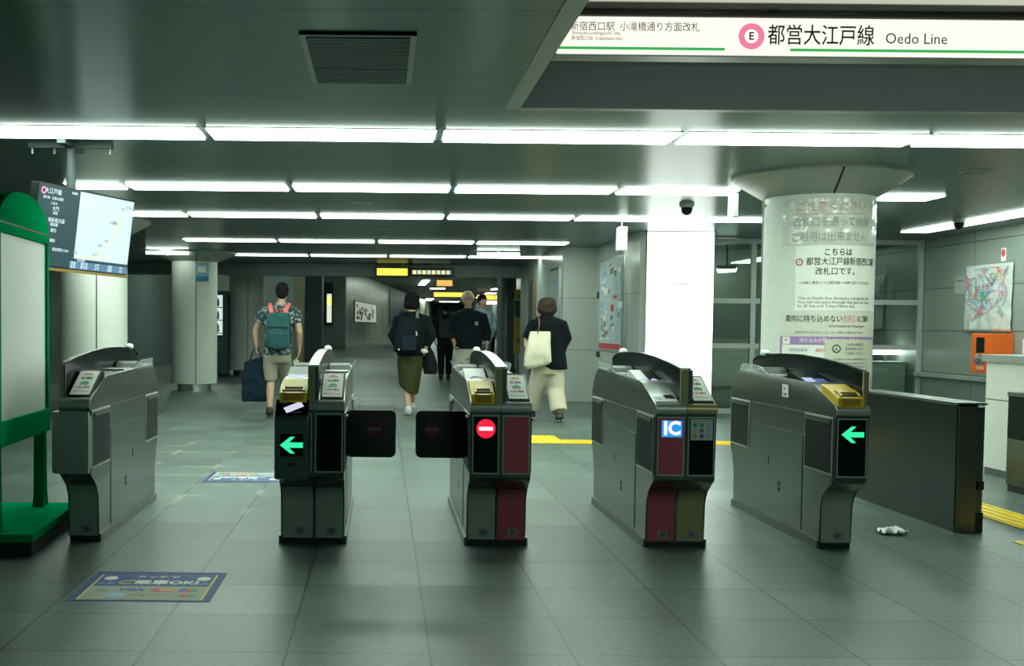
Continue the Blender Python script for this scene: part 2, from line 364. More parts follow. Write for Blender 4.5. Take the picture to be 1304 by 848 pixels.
# small white hanging sign boxes seen edge on
for (x, y, z0, z1, lab) in ((3.31, 10.46, 2.26, 2.478, 'narrow white sign box hanging at the right end of the second light row'),
                            (2.885, 13.35, 2.14, 2.42, 'narrow white sign box hanging by the left edge of the white block')):
    t = empty('hanging_sign', (x, y, z1), lab, 'sign', 'white hanging sign boxes')
    MB().box(-0.022 if y < 12 else -0.05, 0.022 if y < 12 else 0.05, -0.09, 0.09, z0 - z1, 0.0, bev=0.006).build('sign_box', M_WHITE, t)
    MB().box(-0.01, 0.01, -0.012, 0.012, 0, CZ - z1).build('hanger', M_STEELD, t)

# ------------------------------------------------------------------ the long lit line sign in the recess
t = empty('line_sign', (3.3, 5.5, 2.757), 'long backlit white sign with a green line and pink circle in the ceiling recess', 'sign')
Ms = frame((-3.32, -0.071, -0.125), (1, 0, 0), (0, 0, 1))
SX0, SX1 = -2.47, 4.2
MB().box(SX0, SX1, -0.06, 0.06, -0.225, -0.03, bev=0.004).build('sign_case', M_TRIM, t)
MB().box(SX0 + 0.01, SX1 - 0.01, -0.066, -0.058, -0.218, -0.038).build('lit_face', mat('lit_sign_face', (0.4, 0.4, 0.35), 0.4, emit=(1.0, 0.97, 0.84), strength=0.64), t)
MB().box(SX0 + 0.01, SX1 - 0.01, 0.058, 0.066, -0.218, -0.038).build('lit_back', mat('lit_sign_back', (0.4, 0.4, 0.35), 0.4, emit=(1.0, 0.98, 0.86), strength=0.6), t)
MB().box(SX0, SX1, -0.07, 0.06, -0.03, -0.018).build('top_rail', mat('sign_rail', (0.16, 0.13, 0.11), 0.4), t)
MB().box(SX0 + 0.01, -1.64, -0.0685, -0.066, -0.197, -0.184).box(-1.32, SX1 - 0.01, -0.0685, -0.066, -0.197, -0.184).build('green_line', mat('lit_green_line', (0.02, 0.2, 0.05), 0.5, emit=(0.05, 0.52, 0.12), strength=0.5), t)
MB().ring(Ms, 0.034, 0.063, 0.002, cx=1.808, cy=-0.003).build('line_emblem', mat('lit_pink_ring', (0.3, 0.05, 0.12), 0.5, emit=(0.9, 0.22, 0.38), strength=0.6), t)
text('lettering', 'E', 0.052, M_INK, Ms @ Matrix.Translation((1.808, -0.003, 0)), t, bold=0.001)
text('lettering', '都営大江戸線', 0.105, M_INK, Ms @ Matrix.Translation((2.148, -0.001, 0)), t, width=0.52, bold=0.0006)
text('lettering', 'Oedo Line', 0.075, M_INKG, Ms @ Matrix.Translation((2.613, -0.009, 0)), t, width=0.30)
text('lettering', '新宿西口駅  小滝橋通り方面改札', 0.048, M_INKG, Ms @ Matrix.Translation((1.24, 0.036, 0)), t, width=0.63)
text('lettering', 'Shinjuku-nishiguchi Sta.', 0.024, M_INKG, Ms @ Matrix.Translation((0.93, 0.006, 0)), t, align='LEFT', width=0.24)
text('lettering', '新宿西口站  Odakibashi-dori', 0.024, M_INKG, Ms @ Matrix.Translation((0.93, -0.020, 0)), t, align='LEFT', width=0.25)
for i, x in enumerate((-1.4, 1.2, 3.6)): MB().box(x, x + 0.03, -0.02, 0.02, -0.018, 0).build('hanger', M_STEELD, t)

# ------------------------------------------------------------------ ticket gates
GY = 6.0; GL = 1.49
BODY = [(0, 0.03), (0, 0.235), (-0.012, 0.275), (-0.05, 0.325), (-0.12, 0.365), (-0.162, 0.385), (-0.172, 0.405), (-0.172, 0.742), (-0.186, 0.75), (-0.19, 0.772), (-0.182, 0.79),
        (-0.16, 0.80), (0.13, 0.893), (0.20, 0.905), (1.38, 0.935), (1.47, 0.90), (1.56, 0.80), (1.59, 0.77), (1.592, 0.74), (1.575, 0.72), (1.572, 0.41), (1.56, 0.385), (1.52, 0.345), (1.492, 0.28), (1.485, 0.22), (1.485, 0.03)]
FIN = [(-0.165, 0.78), (-0.165, 0.978), (-0.155, 0.985), (0.06, 1.008), (0.40, 1.033), (0.75, 1.046), (1.05, 1.044), (1.32, 1.034), (1.50, 1.015), (1.59, 0.985), (1.60, 0.93), (1.56, 0.80), (1.3, 0.86), (0.3, 0.86)]
def pent(dirn, w, h):
    p = [(-w / 2, -h / 2), (w * 0.2, -h / 2), (w / 2, 0), (w * 0.2, h / 2), (-w / 2, h / 2)]
    return p if dirn > 0 else [(-a, b) for a, b in p][::-1]
ARROW = [(-0.062, 0), (-0.008, 0.044), (0.016, 0.044), (-0.014, 0.014), (0.058, 0.014), (0.058, -0.014), (-0.014, -0.014), (0.016, -0.044), (-0.008, -0.044)]
def notice(t, x0, x1):
    """white notice plate on a raised wedge facing the passenger"""
    P = [(-0.165, 0.79), (-0.165, 0.806), (0.10, 0.940), (0.13, 0.93), (0.16, 0.88)]
    w = MB().prism(P, x0, x1, 'x', bev=0.004).build('notice_wedge', M_BLACKG, t)
    M = frame(((x0 + x1) / 2, -0.033, 0.8735), (1, 0, 0), (0, 0.265, 0.134))
    h = 0.128; hw = (x1 - x0) / 2 - 0.010
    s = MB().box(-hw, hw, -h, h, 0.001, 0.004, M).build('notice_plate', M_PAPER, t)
    text('lettering', '出口専用', 0.030, M_INK, M @ Matrix.Translation((0, 0.045, 0.0045)), s, width=hw * 1.1, bold=0.001)
    MB().use(M_INKGN).box(-0.022, 0.022, -0.020, 0.006, 0.004, 0.005, M).box(-0.015, 0.015, 0.008, 0.014, 0.004, 0.005, M).build('pictogram', None, s)
    MB().use(M_INKO).prism([(-0.028, 0.085), (0.028, 0.085), (0.012, 0.104), (-0.012, 0.104)], 0.004, 0.005, 'z', M).build('pictogram', None, s)
    text('lettering', '× 進入禁止', 0.024, M_INKR, M @ Matrix.Translation((0, -0.050, 0.0045)), s, width=hw * 1.4, bold=0.0008)
    text('lettering', 'Please use other gates', 0.016, M_INKG, M @ Matrix.Translation((0, -0.092, 0.0045)), s, width=hw * 1.5)
def reader(t, x0, x1, style):
    P = [(-0.155, 0.79), (-0.155, 0.812), (0.50, 0.955), (0.54, 0.945), (0.60, 0.90)]
    body = {'white': M_WHITE, 'white_slot': M_WHITE, 'grey': M_STEELD, 'black': M_BLACKG}[style]
    w = MB().prism(P, x0, x1, 'x', bev=0.003).build('card_reader', body, t)
    xc = (x0 + x1) / 2
    M = frame((xc, -0.155, 0.812), (1, 0, 0), (0, 0.655, 0.143)); hw = (x1 - x0) / 2
    if style == 'grey':       # purple lit reader behind the ticket slot
        MB().box(-hw + 0.006, hw - 0.006, 0.24, 0.48, 0, 0.003, M).build('reader_plate', M_WHITE, w)
        MB().disc(M, 0.046, 0.005, cy=0.37, sy=2.0, sx=1.05).build('lit_oval', M_LITP, w)
    elif style == 'white_slot':
        MB().ring(M @ Matrix.Scale(1.7, 4, (0, 1, 0)), 0.040, 0.044, 0.004, cy=0.235).build('oval_outline', M_INKG, w)
    elif style == 'white':
        MB().box(hw - 0.055, hw, 0.06, 0.66, 0, 0.002, M).build('ticket_track', M_BLACKG, w)
        MB().box(-hw, hw - 0.06, 0.13, 0.22, 0, 0.002, M).build('reader_band', M_STEELD, w)
        MB().disc(M, 0.036, 0.004, cx=-0.028, cy=0.38, sy=2.2).build('lit_oval', M_LITP, w)
        MB().disc(M, 0.020, 0.005, cx=-0.026, cy=0.175, sy=1.5).build('lit_oval', M_LITP, w)
        MB().disc(M, 0.020, 0.005, cx=hw - 0.028, cy=0.40, sy=3.0).build('lit_oval', M_LITP, w)
        text('lettering', 'IC', 0.03, M_INKG, M @ Matrix.Translation((-0.03, 0.05, 0.0012)), w)
    elif style == 'black':
        MB().box(-hw + 0.01, -0.002, 0.30, 0.52, 0, 0.003, M).build('lit_screen', M_LITP, w)
        MB().box(0.006, hw - 0.008, 0.30, 0.50, 0, 0.003, M).build('lit_screen', mat('lit_dark_blue', (0.02, 0.02, 0.05), 0.3, emit=(0.06, 0.10, 0.35), strength=0.6), w)
def slot(t, x0, x1):
    b = MB().use(M_YELLOW)
    b.prism([(-0.196, 0.792), (-0.196, 0.842), (-0.075, 0.880), (0.04, 0.905), (0.04, 0.80)], x0, x1, 'x', bev=0.006)
    s = b.build('ticket_slot', None, t)
    M = frame(((x0 + x1) / 2, -0.196, 0.842), (1, 0, 0), (0, 0.121, 0.038)); hw = (x1 - x0) / 2
    MB().box(-hw + 0.028, hw - 0.024, 0.028, 0.062, 0.0005, 0.006, M).build('slot_mouth', M_BLACK, s)
    MB().box(-hw + 0.016, -hw + 0.028, 0.015, 0.10, 0, 0.012, M).box(hw - 0.024, hw - 0.012, 0.015, 0.10, 0, 0.012, M).box(-hw + 0.016, hw - 0.012, 0.062, 0.078, 0, 0.012, M).build('slot_guide', M_YELLOW, s)
    MB().box(-hw + 0.02, hw - 0.02, -0.0475, -0.010, 0.001, 0.002, frame(((x0 + x1) / 2, -0.197, 0.848), (1, 0, 0), (0, 0, 1))).build('slot_shade', mat('slot_shade_ochre', (0.42, 0.25, 0.02), 0.5), s)  # dark ochre strip paints the shade on the slot's lower front
def display(t, x0, x1, kind):
    M = frame(((x0 + x1) / 2, -0.173, 0.575), (1, 0, 0), (0, 0, 1)); hw = (x1 - x0) / 2 - 0.012
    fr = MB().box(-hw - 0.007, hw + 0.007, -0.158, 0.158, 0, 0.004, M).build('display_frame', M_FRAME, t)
    face = {'red': M_RED, 'ic': M_RED}.get(kind, M_BLACKG)
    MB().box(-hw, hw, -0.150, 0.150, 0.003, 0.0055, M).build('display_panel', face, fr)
    if kind == 'arrow':
        MB().poly(M @ Matrix.Translation((0.004, 0.072, 0.005)), ARROW, 0.002).build('green_arrow', M_ARROW, fr)
    if kind == 'noentry':
        MB().disc(M @ Matrix.Translation((0, 0.085, 0.005)), 0.051, 0.002).build('no_entry_disc', M_NOENT, fr)
        MB().box(-0.037, 0.037, 0.075, 0.095, 0.007, 0.0085, M).build('no_entry_bar', M_LITW, fr)
    if kind == 'ic':
        MB().box(-0.050, 0.058, 0.050, 0.138, 0.005, 0.007, M).build('lit_square', M_LITB, fr)
        text('lettering', 'IC', 0.100, M_LITW, M @ Matrix.Translation((0.004, 0.094, 0.0075)), fr, width=0.088, bold=0.004)
    if kind == 'cards':
        s = MB().box(-hw + 0.006, hw - 0.006, 0.035, 0.146, 0.005, 0.007, M).build('card_notice', mat('notice_pale_green', (0.55, 0.62, 0.55), 0.5), fr)
        b = MB()
        cl = [M_INKGN, M_INKGN, M_INKLB, M_INKLB, M_INKG, M_INKLB, M_INKO, M_INKB, M_INKLB]
        for i in range(9):
            cx = -0.036 + 0.036 * (i % 3); cy = 0.115 - 0.029 * (i // 3)
            b.use(cl[i]).disc(M @ Matrix.Translation((cx, cy, 0.007)), 0.012, 0.0008, n=14)
        b.use(M_INKG).box(-0.05, 0.05, 0.134, 0.137, 0.007, 0.0078, M)
        b.build('card_marks', None, s)
def lower(t, x0, x1, red, num, dirn, bronze=False):
    M = frame(((x0 + x1) / 2, 0.0, 0.14), (1, 0, 0), (0, 0, 1)); hw = (x1 - x0) / 2 - 0.006
    xa, xb = (x0 + x1) / 2 - hw, (x0 + x1) / 2 + hw
    front = [(-0.003, 0.035), (-0.003, 0.236), (-0.015, 0.277), (-0.052, 0.328), (-0.120, 0.368)]; inner = [(y + 0.004, z - 0.001) for y, z in front]
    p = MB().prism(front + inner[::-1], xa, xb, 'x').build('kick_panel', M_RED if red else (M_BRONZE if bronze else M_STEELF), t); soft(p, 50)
    Mn = M @ Matrix.Translation((0.015 * (1 if dirn > 0 else 0.6), -0.068, 0.003))
    n = MB().poly(Mn, pent(dirn, 0.062, 0.046), 0.001).build('number_badge', mat('badge_grey', (0.24, 0.27, 0.26), 0.5), p)
    text('lettering', num, 0.030, M_INK, Mn @ Matrix.Translation((-0.004 * dirn, 0, 0.0014)), n, bold=0.0008)
def side(t, x, sgn):
    """fittings on one aisle side; sgn +1 faces +x"""
    def bx(y0, y1, z0, z1, d0, d1, name, m, par, bev=0.0):
        a, b = sorted((x + sgn * d0, x + sgn * d1)); return MB().box(a, b, y0, y1, z0, z1, bev=bev).build(name, m, par)
    for (y0, y1) in ((-0.14, 0.225), (1.19, 1.545)):
        fr = bx(y0 - 0.012, y1 + 0.012, 0.422, 0.735, -0.001, 0.005, 'pocket_frame', M_FRAME, t, 0.003)
        bx(y0, y1, 0.434, 0.723, 0.003, 0.0065, 'pocket_panel', M_POCKET, fr)
        bx(y0 + 0.01, y1 - 0.01, 0.70, 0.716, 0.006, 0.014, 'pocket_lip', M_STEELD, fr)
    d = bx(0.262, 1.165, 0.055, 0.60, -0.001, 0.003, 'access_door', M_STEEL, t, 0.002)
    bx(0.60, 0.63, 0.225, 0.25, 0.003, 0.004, 'door_lock', M_BLACK, d); bx(0.60, 0.63, 0.258, 0.283, 0.003, 0.004, 'door_lock', M_BLACK, d)
    bx(0.80, 0.815, 0.37, 0.42, 0.003, 0.004, 'door_lock', M_BLACK, d)
    bx(0.24, 1.17, 0.612, 0.735, -0.001, 0.003, 'side_panel', M_STEEL, t, 0.002)
    bx(0.0, 1.485, 0.0, 0.045, -0.002, 0.012, 'side_rail', M_STEELD, t, 0.003)
def gate(label, x0, x1, left, right, sides, fin, num_bright):
    xc = (x0 + x1) / 2; w = x1 - x0; a, b = -w / 2, w / 2
    t = empty('ticket_gate', (xc, GY, 0), label, 'ticket gate', 'ticket gates across the hall')
    soft(MB().prism(BODY, a, b, 'x', bev=0.006).build('body', M_STEEL, t), 40)
    MB().box(a + 0.006, b - 0.006, 0.004, GL - 0.012, 0, 0.032).build('plinth', M_BLACK, t)
    f0, f1 = fin
    soft(MB().prism(FIN, f0 + 0.005, f1 - 0.005, 'x', bev=0.003).build('centre_fin', M_BLACKG, t), 40)
    # bright strip along the top of the fin
    top = FIN[2:10]
    cap = MB()
    R = [[(f0 + 0.002, y, z + 0.001), (f1 - 0.002, y, z + 0.001), (f1 - 0.002, y, z + 0.005), (f0 + 0.002, y, z + 0.005)] for y, z in top]
    cap.rings(R); soft(cap.build('fin_cap', M_CHROME if num_bright else M_BLACKG, t))
    MB().box(f0, (f0 + f1) / 2 + 0.008, -0.175, -0.160, 0.782, 0.984, bev=0.003).build('fin_post', M_BRONZE, t)
    MB().box((f0 + f1) / 2 + 0.008, f1, -0.172, -0.160, 0.782, 0.982, bev=0.003).build('fin_post', M_STEELD, t)
    # white exit lamps on top of the fin towards the far end
    soft(MB().ell(((f0 + f1) / 2, 1.38, 1.045), (0.026, 0.06, 0.022)).build('fin_lamp', M_WHITE, t))
    for h in (left, right):
        if not h: continue
        h0, h1 = (a, f0) if h is left else (f1, b)
        if h['top'] == 'notice': notice(t, h0 + 0.004, h1 - 0.004)
        else:
            reader(t, h0 + 0.006, h1 - 0.004, h['top'])
            if h.get('slot'): slot(t, h0 + 0.004, h1 - 0.003)
        m0, m1 = (a, (f0 + f1) / 2) if h is left else ((f0 + f1) / 2, b)
        if not (left and right): m0, m1 = a, b
        if h['disp'] != 'none': display(t, m0 + 0.006, m1 - 0.002, h['disp'])
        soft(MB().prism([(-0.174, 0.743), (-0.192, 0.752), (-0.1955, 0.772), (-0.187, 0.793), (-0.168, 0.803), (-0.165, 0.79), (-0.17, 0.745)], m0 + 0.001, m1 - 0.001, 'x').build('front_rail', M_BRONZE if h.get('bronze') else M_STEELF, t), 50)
        lower(t, m0 + 0.002, m1 - 0.002, h.get('red'), h['num'], -1 if h is left else 1, h.get('bronze'))
        # reader plate of the opposite direction at the far end
        P = [(1.58, 0.80), (1.58, 0.83), (0.98, 0.962), (0.93, 0.95), (0.90, 0.92)]
        MB().prism(P, h0 + 0.004, h1 - 0.004, 'x', bev=0.003).build('card_reader', M_STEELD, t)
        M = frame(((h0 + h1) / 2, 1.58, 0.8305), (-1, 0, 0), (0, -0.6, 0.132))
        MB().box(-(h1 - h0) / 2 + 0.008, (h1 - h0) / 2 - 0.008, 0.30, 0.60, 0, 0.004, M).build('reader_plate', M_WHITE, t)
        # acrylic wing beside the far reader
        xo = a if h is left else b; sg = -1 if h is left else 1
        Wg = frame((xo - sg * 0.006, 0, 0.915), (0, 1, 0), (sg * 0.45, 0, 1))
        MB().poly(Wg, [(0.86, 0.0), (0.98, 0.062), (1.30, 0.066), (1.42, 0.01)], 0.004).build('clear_wing', M_ACRYL, t)
    MB().box(a + 0.01, b - 0.01, 0.62, 0.86, 0.905, 0.925, bev=0.004).build('deck_plate', mat('deck_grey', (0.34, 0.37, 0.35), 0.3, 0.4), t)
    for x, sgn in ((a, -1), (b, 1)):
        if (sgn < 0 and 'L' in sides) or (sgn > 0 and 'R' in sides): side(t, x, sgn)
    return t
M_ACRYL = mat('clear_acrylic', (0.75, 0.85, 0.82), 0.08, alpha=0.35)
g24 = gate('far-left grey ticket gate with rounded black front, beside the green-framed board', -1.712, -1.545, None, dict(top='notice', disp='none', num='24'), 'R', (-0.082, -0.050), 0)
g2 = gate('gate with a tilted card reader box and green arrow, its flap to the right', -0.545, -0.196,
          dict(top='grey', slot=1, disp='blackout', num='24'), dict(top='notice', disp='blackout', num='23'), 'LR', (-0.020, 0.038), 1)
g3 = gate('ticket gate showing a red no-entry disc above, its flap open to the left', 0.474, 0.799,
          dict(top='white_slot', slot=1, disp='noentry', num='23'), dict(top='notice', red=1, disp='red', num='22'), 'LR', (-0.032, 0.030), 1)
g4 = gate('ticket gate with a lit blue IC square and red panels', 1.457, 1.781,
          dict(top='white', red=1, disp='ic', num='22'), dict(top='notice', disp='cards', bronze=1, num='21'), 'LR', (-0.032, 0.034), 0)
g5 = gate('rightmost narrow ticket gate with a green arrow, in front of the poster pillar', 2.413, 2.590,
          dict(top='black', slot=1, disp='arrow', num='21'), None, 'L', (0.056, 0.086), 0)
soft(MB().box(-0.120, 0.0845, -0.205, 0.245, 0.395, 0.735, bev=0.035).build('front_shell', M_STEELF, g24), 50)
# flaps between the two middle gates
def flap(t, x0, x1, disc_x):
    rc = 0.03; pts = []
    for cx, cz, a0_ in ((x1 - rc, 0.735 - rc, 0), (x0 + rc, 0.735 - rc, 90), (x0 + rc, 0.475 + rc, 180), (x1 - rc, 0.475 + rc, 270)):
        pts += [(cx + rc * math.cos(math.radians(a0_ + q * 18)), cz + rc * math.sin(math.radians(a0_ + q * 18))) for q in range(6)]
    f = soft(MB().prism(pts, 0.045, 0.075, 'y', bev=0.004).build('flap', M_BLACK, t))
    M = frame((disc_x, 0.0445, 0.632), (1, 0, 0), (0, 0, 1))
    d = MB().disc(M, 0.047, 0.0015).build('no_entry_disc', M_DIMRED, f)
    MB().box(-0.036, 0.036, -0.009, 0.009, 0.0015, 0.003, M).build('no_entry_bar', M_DIMGREY, f)
flap(g2, 0.176, 0.452, 0.335); flap(g3, -0.445, -0.160, -0.355)
# rounded extra reader box bolted on the front of the second gate
bx = MB().prism([(-0.262, 0.392), (-0.262, 0.708), (-0.256, 0.724), (-0.172, 0.806), (-0.155, 0.806), (-0.155, 0.70), (-0.165, 0.392)], -0.188, -0.010, 'x', bev=0.006).build('reader_box', M_STEELD, g2)
Mb = frame((-0.099, -0.256, 0.724), (1, 0, 0), (0, 0.084, 0.082))
MB().box(-0.085, 0.085, 0.004, 0.113, 0.0005, 0.004, Mb).build('reader_screen', M_BLACKG, bx)
Mc = Mb @ Matrix.Translation((0.008, 0.058, 0.004)) @ Matrix.Rotation(0.5, 4, 'Z')
MB().box(-0.05, 0.05, -0.020, 0.020, 0, 0.002, Mc).build('card_picture', mat('lit_card_picture', (0.3, 0.3, 0.35), 0.4, emit=(0.75, 0.75, 0.9), strength=0.55), bx)
MB().box(-0.060, -0.030, 0.082, 0.100, 0.004, 0.005, Mb).build('contactless_mark', M_INKG, bx)
MB().use(M_INKPK).box(0.03, 0.07, 0.094, 0.097, 0.004, 0.005, Mb).box(-0.01, 0.05, 0.022, 0.025, 0.004, 0.005, Mb).build('screen_marks', None, bx)
Mf = frame((-0.099, -0.2625, 0.572), (1, 0, 0), (0, 0, 1))
MB().box(-0.058, 0.062, -0.060, 0.058, 0, 0.002, Mf).build('arrow_panel', M_BLACKG, bx)
MB().poly(Mf @ Matrix.Translation((0.003, 0, 0.002)), ARROW, 0.002).build('green_arrow', M_ARROW, bx)
MB().box(-0.018, 0.018, -0.112, -0.096, 0, 0.003, Mf).build('sensor_window', M_BLACK, bx)
# small pictogram sticker on the side of the rightmost gate
s = MB().box(-0.0925, -0.0885, 0.50, 0.60, 0.80, 0.875).build('side_sticker', M_WHITE, g5)
MB().use(M_INKG).box(-0.0935, -0.0924, 0.52, 0.58, 0.81, 0.825).disc(frame((-0.0924, 0.565, 0.85), (0, -1, 0), (0, 0, 1)), 0.012, 0.001, n=14).build('sticker_mark', None, s)
# ------------------------------------------------------------------ columns
def column(x, y, r, top, rc, ztop, label, capital=True):
    t = empty('column', (x, y, 0), label, 'column', 'round cream columns')
    soft(MB().lathe([(r, 0.13), (r, top)], n=56).build('shaft', M_CREAM, t))
    soft(MB().lathe([(r - 0.10, 0), (r - 0.10, 0.13)], n=48).build('base_ring', M_CHROME, t))
    a = math.atan2(-y, -x) + 0.06
    sx, sy = math.cos(a) * (r + 0.001), math.sin(a) * (r + 0.001)
    MB().tube([(sx, sy, 0.13), (sx, sy, top)], 0.007, 6).build('panel_seam', M_BLACK, t)
    if capital:
        soft(MB().lathe([(r + 0.005, top), (rc, ztop - 0.03), (rc, ztop)], n=56).build('capital', mat('capital_grey', (0.40, 0.43, 0.39), 0.4, 0.2), t))
        ca, sa = math.cos(a), math.sin(a)
        MB().tube([(ca * (r + 0.008), sa * (r + 0.008), top), (ca * (rc + 0.003), sa * (rc + 0.003), ztop - 0.03)], 0.008, 6).build('capital_seam', M_BLACK, t)
    return t
column(-3.66, 14.0, 0.41, 2.30, 0.70, CZ, 'cream round column behind the hanging screen, nearest of the left columns')
c2 = column(-3.41, 20.0, 0.41, 2.32, 0.76, CZ, 'cream round column with a small blue sign, standing left of the man with the backpack')
column(-3.22, 26.2, 0.42, 4.4, 0.5, 4.4, 'farthest cream round column, partly behind the man with the backpack', capital=False)
P = empty('poster_pillar', (3.70, 9.39, 0), 'thick white round pillar with a flared grey top, covered in notices, right of the gates', 'column')
PR = 0.45
soft(MB().lathe([(PR, 0.10), (PR, 2.31)], n=72).build('shaft', M_CREAM, P))
soft(MB().lathe([(PR - 0.08, 0), (PR - 0.08, 0.10)], n=48).build('base_ring', M_STEELD, P))
soft(MB().lathe([(PR + 0.005, 2.31), (0.72, CZ - 0.02), (0.72, CZ)], n=72).build('capital', mat('flared_capital_grey', (0.42, 0.45, 0.42), 0.4, 0.3), P))
a0 = math.atan2(-9.39, -3.70)
for da in (0.25,):
    ca, sa = math.cos(a0 + da), math.sin(a0 + da)
    MB().tube([(ca * (PR + 0.01), sa * (PR + 0.01), 2.312), (ca * 0.724, sa * 0.724, CZ - 0.02)], 0.008, 6).build('capital_seam', M_BLACK, P)
for da in (-1.36,):
    ca, sa = math.cos(a0 + da), math.sin(a0 + da)
    MB().tube([(ca * (PR + 0.002), sa * (PR + 0.002), 0.1), (ca * (PR + 0.002), sa * (PR + 0.002), 2.31)], 0.008, 6).build('panel_seam', M_STEELD, P)
MB().ell((math.cos(a0 - 1.2) * PR, math.sin(a0 - 1.2) * PR, 2.25), (0.012, 0.012, 0.012)).build('screw_cap', M_INKO, P)

# notices pasted round the pillar: u = distance round the shaft (m) right of the side facing the hall, z = height
def warp(off):
    def w(v):   # v.x = u, v.y = z, v.z = outwards
        a = a0 + v.x / PR; r = PR + off + v.z
        return Vector((3.70 + math.cos(a) * r, 9.39 + math.sin(a) * r, v.y))
    return w
def sheet(name, label, u0, u1, z0, z1, m, off, cat='notice', wav=0.0):
    n = 60; k = 12; b = MB(); R = []; w = warp(off)
    rows = []
    for j in range(k + 1):
        z = z0 + (z1 - z0) * j / k; ro = []
        for i in range(n + 1):
            u = u0 + (u1 - u0) * i / n
            d = wav * (0.5 + noise.noise((u * 14, z * 14, 3.1))) if wav else 0
            ro.append((u, z, max(0, d)))
        rows.append(ro)
    top = [[b.bm.verts.new(w(Vector((u, z, d + 0.0012)))) for u, z, d in r] for r in rows]
    bot = [[b.bm.verts.new(w(Vector((u, z, 0)))) for u, z, d in r] for r in rows]
    for j in range(k):
        for i in range(n):
            b._f([top[j][i], top[j][i + 1], top[j + 1][i + 1], top[j + 1][i]]); b._f([bot[j][i], bot[j + 1][i], bot[j + 1][i + 1], bot[j][i + 1]])
    ed = [(j, 0) for j in range(k + 1)] + [(k, i) for i in range(1, n + 1)] + [(j, n) for j in range(k - 1, -1, -1)] + [(0, i) for i in range(n - 1, 0, -1)]
    for p, q in zip(ed, ed[1:] + ed[:1]): b._f([top[p[0]][p[1]], top[q[0]][q[1]], bot[q[0]][q[1]], bot[p[0]][p[1]]])
    o = b.build(name, m, None); tag(o, label, cat, 'notices on the pillar')
    return o
def ptext(o, s, size, m, u, z, off, width=None, align='CENTER', bold=0.0):
    return text('lettering', s, size, m, Matrix.Translation((u, z, 0.0036)), o, align, width, warp=warp(off), bold=bold)
def pblock(o, u0, u1, z0, z1, m, off, name='printed_block'):
    b = MB(); w = warp(off); n = 60
    R = []
    for i in range(n + 1):
        u = u0 + (u1 - u0) * i / n
        R.append([w(Vector((u, z0, 0.001))), w(Vector((u, z1, 0.001))), w(Vector((u, z1, 0.0022))), w(Vector((u, z0, 0.0022)))])
    return b.rings(R).build(name, m, o)
M_INKPG = mat('ink_glare_grey', (0.38, 0.38, 0.36), 0.5)  # grey lettering paled to stand in for glare on the plastic
M_SHEET1 = mat('plastic_covered_sheet', (0.70, 0.71, 0.64), 0.12, bump=0.25, scale=16)
o = sheet('warning_notice', 'plastic-covered top notice on the pillar with glare-paled red and grey Japanese writing', -0.29, 0.60, 1.90, 2.27, M_SHEET1, 0.002, wav=0.006)
ptext(o, 'ご注意ください', 0.085, M_INKPK, 0.11, 2.20, 0.009, 0.56); pblock(o, -0.18, 0.42, 2.142, 2.149, M_INKPK, 0.009)  # red lettering in paler pink, glare put into the ink colour
ptext(o, '改札口を通って他線', 0.085, M_INKPG, 0.12, 2.075, 0.009, 0.62); ptext(o, 'ご利用は出来ません', 0.085, M_INKPG, 0.10, 1.955, 0.009, 0.60)
o = sheet('gate_notice', 'white notice on the pillar with bold black Japanese lines naming the ticket gate', -0.17, 0.60, 1.36, 1.885, M_PAPER, 0.004)
ptext(o, 'こちらは', 0.065, M_INK, 0.16, 1.83, 0.004, 0.22, bold=0.001)
ptext(o, '都営大江戸線新宿西口駅', 0.068, M_INK, 0.225, 1.755, 0.004, 0.62, bold=0.0003)
ptext(o, '改札口です。', 0.066, M_INK, 0.16, 1.675, 0.004, 0.31, bold=0.0003)
ptext(o, '※ JR線と東京メトロ線方面へは通り抜けできません', 0.026, M_INKG, 0.165, 1.585, 0.004, 0.60)
for k, s in enumerate(('This is Oedo-line Shinjuku-nishiguchi Sta.', 'You can not pass through the gate to keep', 'for JR line and Tokyo Metro line.')):
    ptext(o, s, 0.032, M_INKG, -0.145, 1.46 - 0.032 * k, 0.004, 0.62 if k < 2 else 0.46, align='LEFT')
b = MB(); w_ = warp(0.004); n = 24
def cv(r, z): return [b.bm.verts.new(w_(Vector((-0.138 + r * math.cos(6.2832 * i / n), 1.755 + r * math.sin(6.2832 * i / n), z)))) for i in range(n)]
A_, B_ = cv(0.020, 0.002), cv(0.030, 0.002)
for i in range(n): b._f([A_[i], A_[(i + 1) % n], B_[(i + 1) % n], B_[i]])
b.build('line_emblem', M_INKR, o)
ptext(o, 'E', 0.026, M_INK, -0.135, 1.755, 0.004)
o = sheet('carry_notice', 'cream notice on the pillar with one line of black and pink Japanese writing', -0.29, 0.60, 1.15, 1.362, mat('cream_sheet', (0.74, 0.72, 0.62), 0.5), 0.006)
ptext(o, '車内に持ち込めない', 0.062, M_INK, -0.02, 1.29, 0.006, 0.44, bold=0.0003); ptext(o, '危険品', 0.062, M_INKPK, 0.265, 1.29, 0.006, 0.11, bold=0.0003); ptext(o, 'のご案内', 0.058, M_INK, 0.40, 1.29, 0.006, 0.13, bold=0.0003)
ptext(o, 'Information for Passengers', 0.032, M_INKG, 0.26, 1.235, 0.006, 0.32); ptext(o, '危険物を車内へ持ち込むことは、法令・規程により禁止されています', 0.020, M_INKG, 0.12, 1.18, 0.006, 0.56)
o = sheet('danger_poster', 'purple-bordered white poster low on the pillar, behind the rightmost gate', -0.29, 0.60, 0.62, 1.15, M_PAPER, 0.004)
pblock(o, -0.29, 0.60, 1.08, 1.148, M_INKPU, 0.004); pblock(o, -0.29, -0.27, 0.62, 1.08, M_INKPU, 0.004); pblock(o, 0.55, 0.60, 0.62, 1.08, M_INKPU, 0.004)
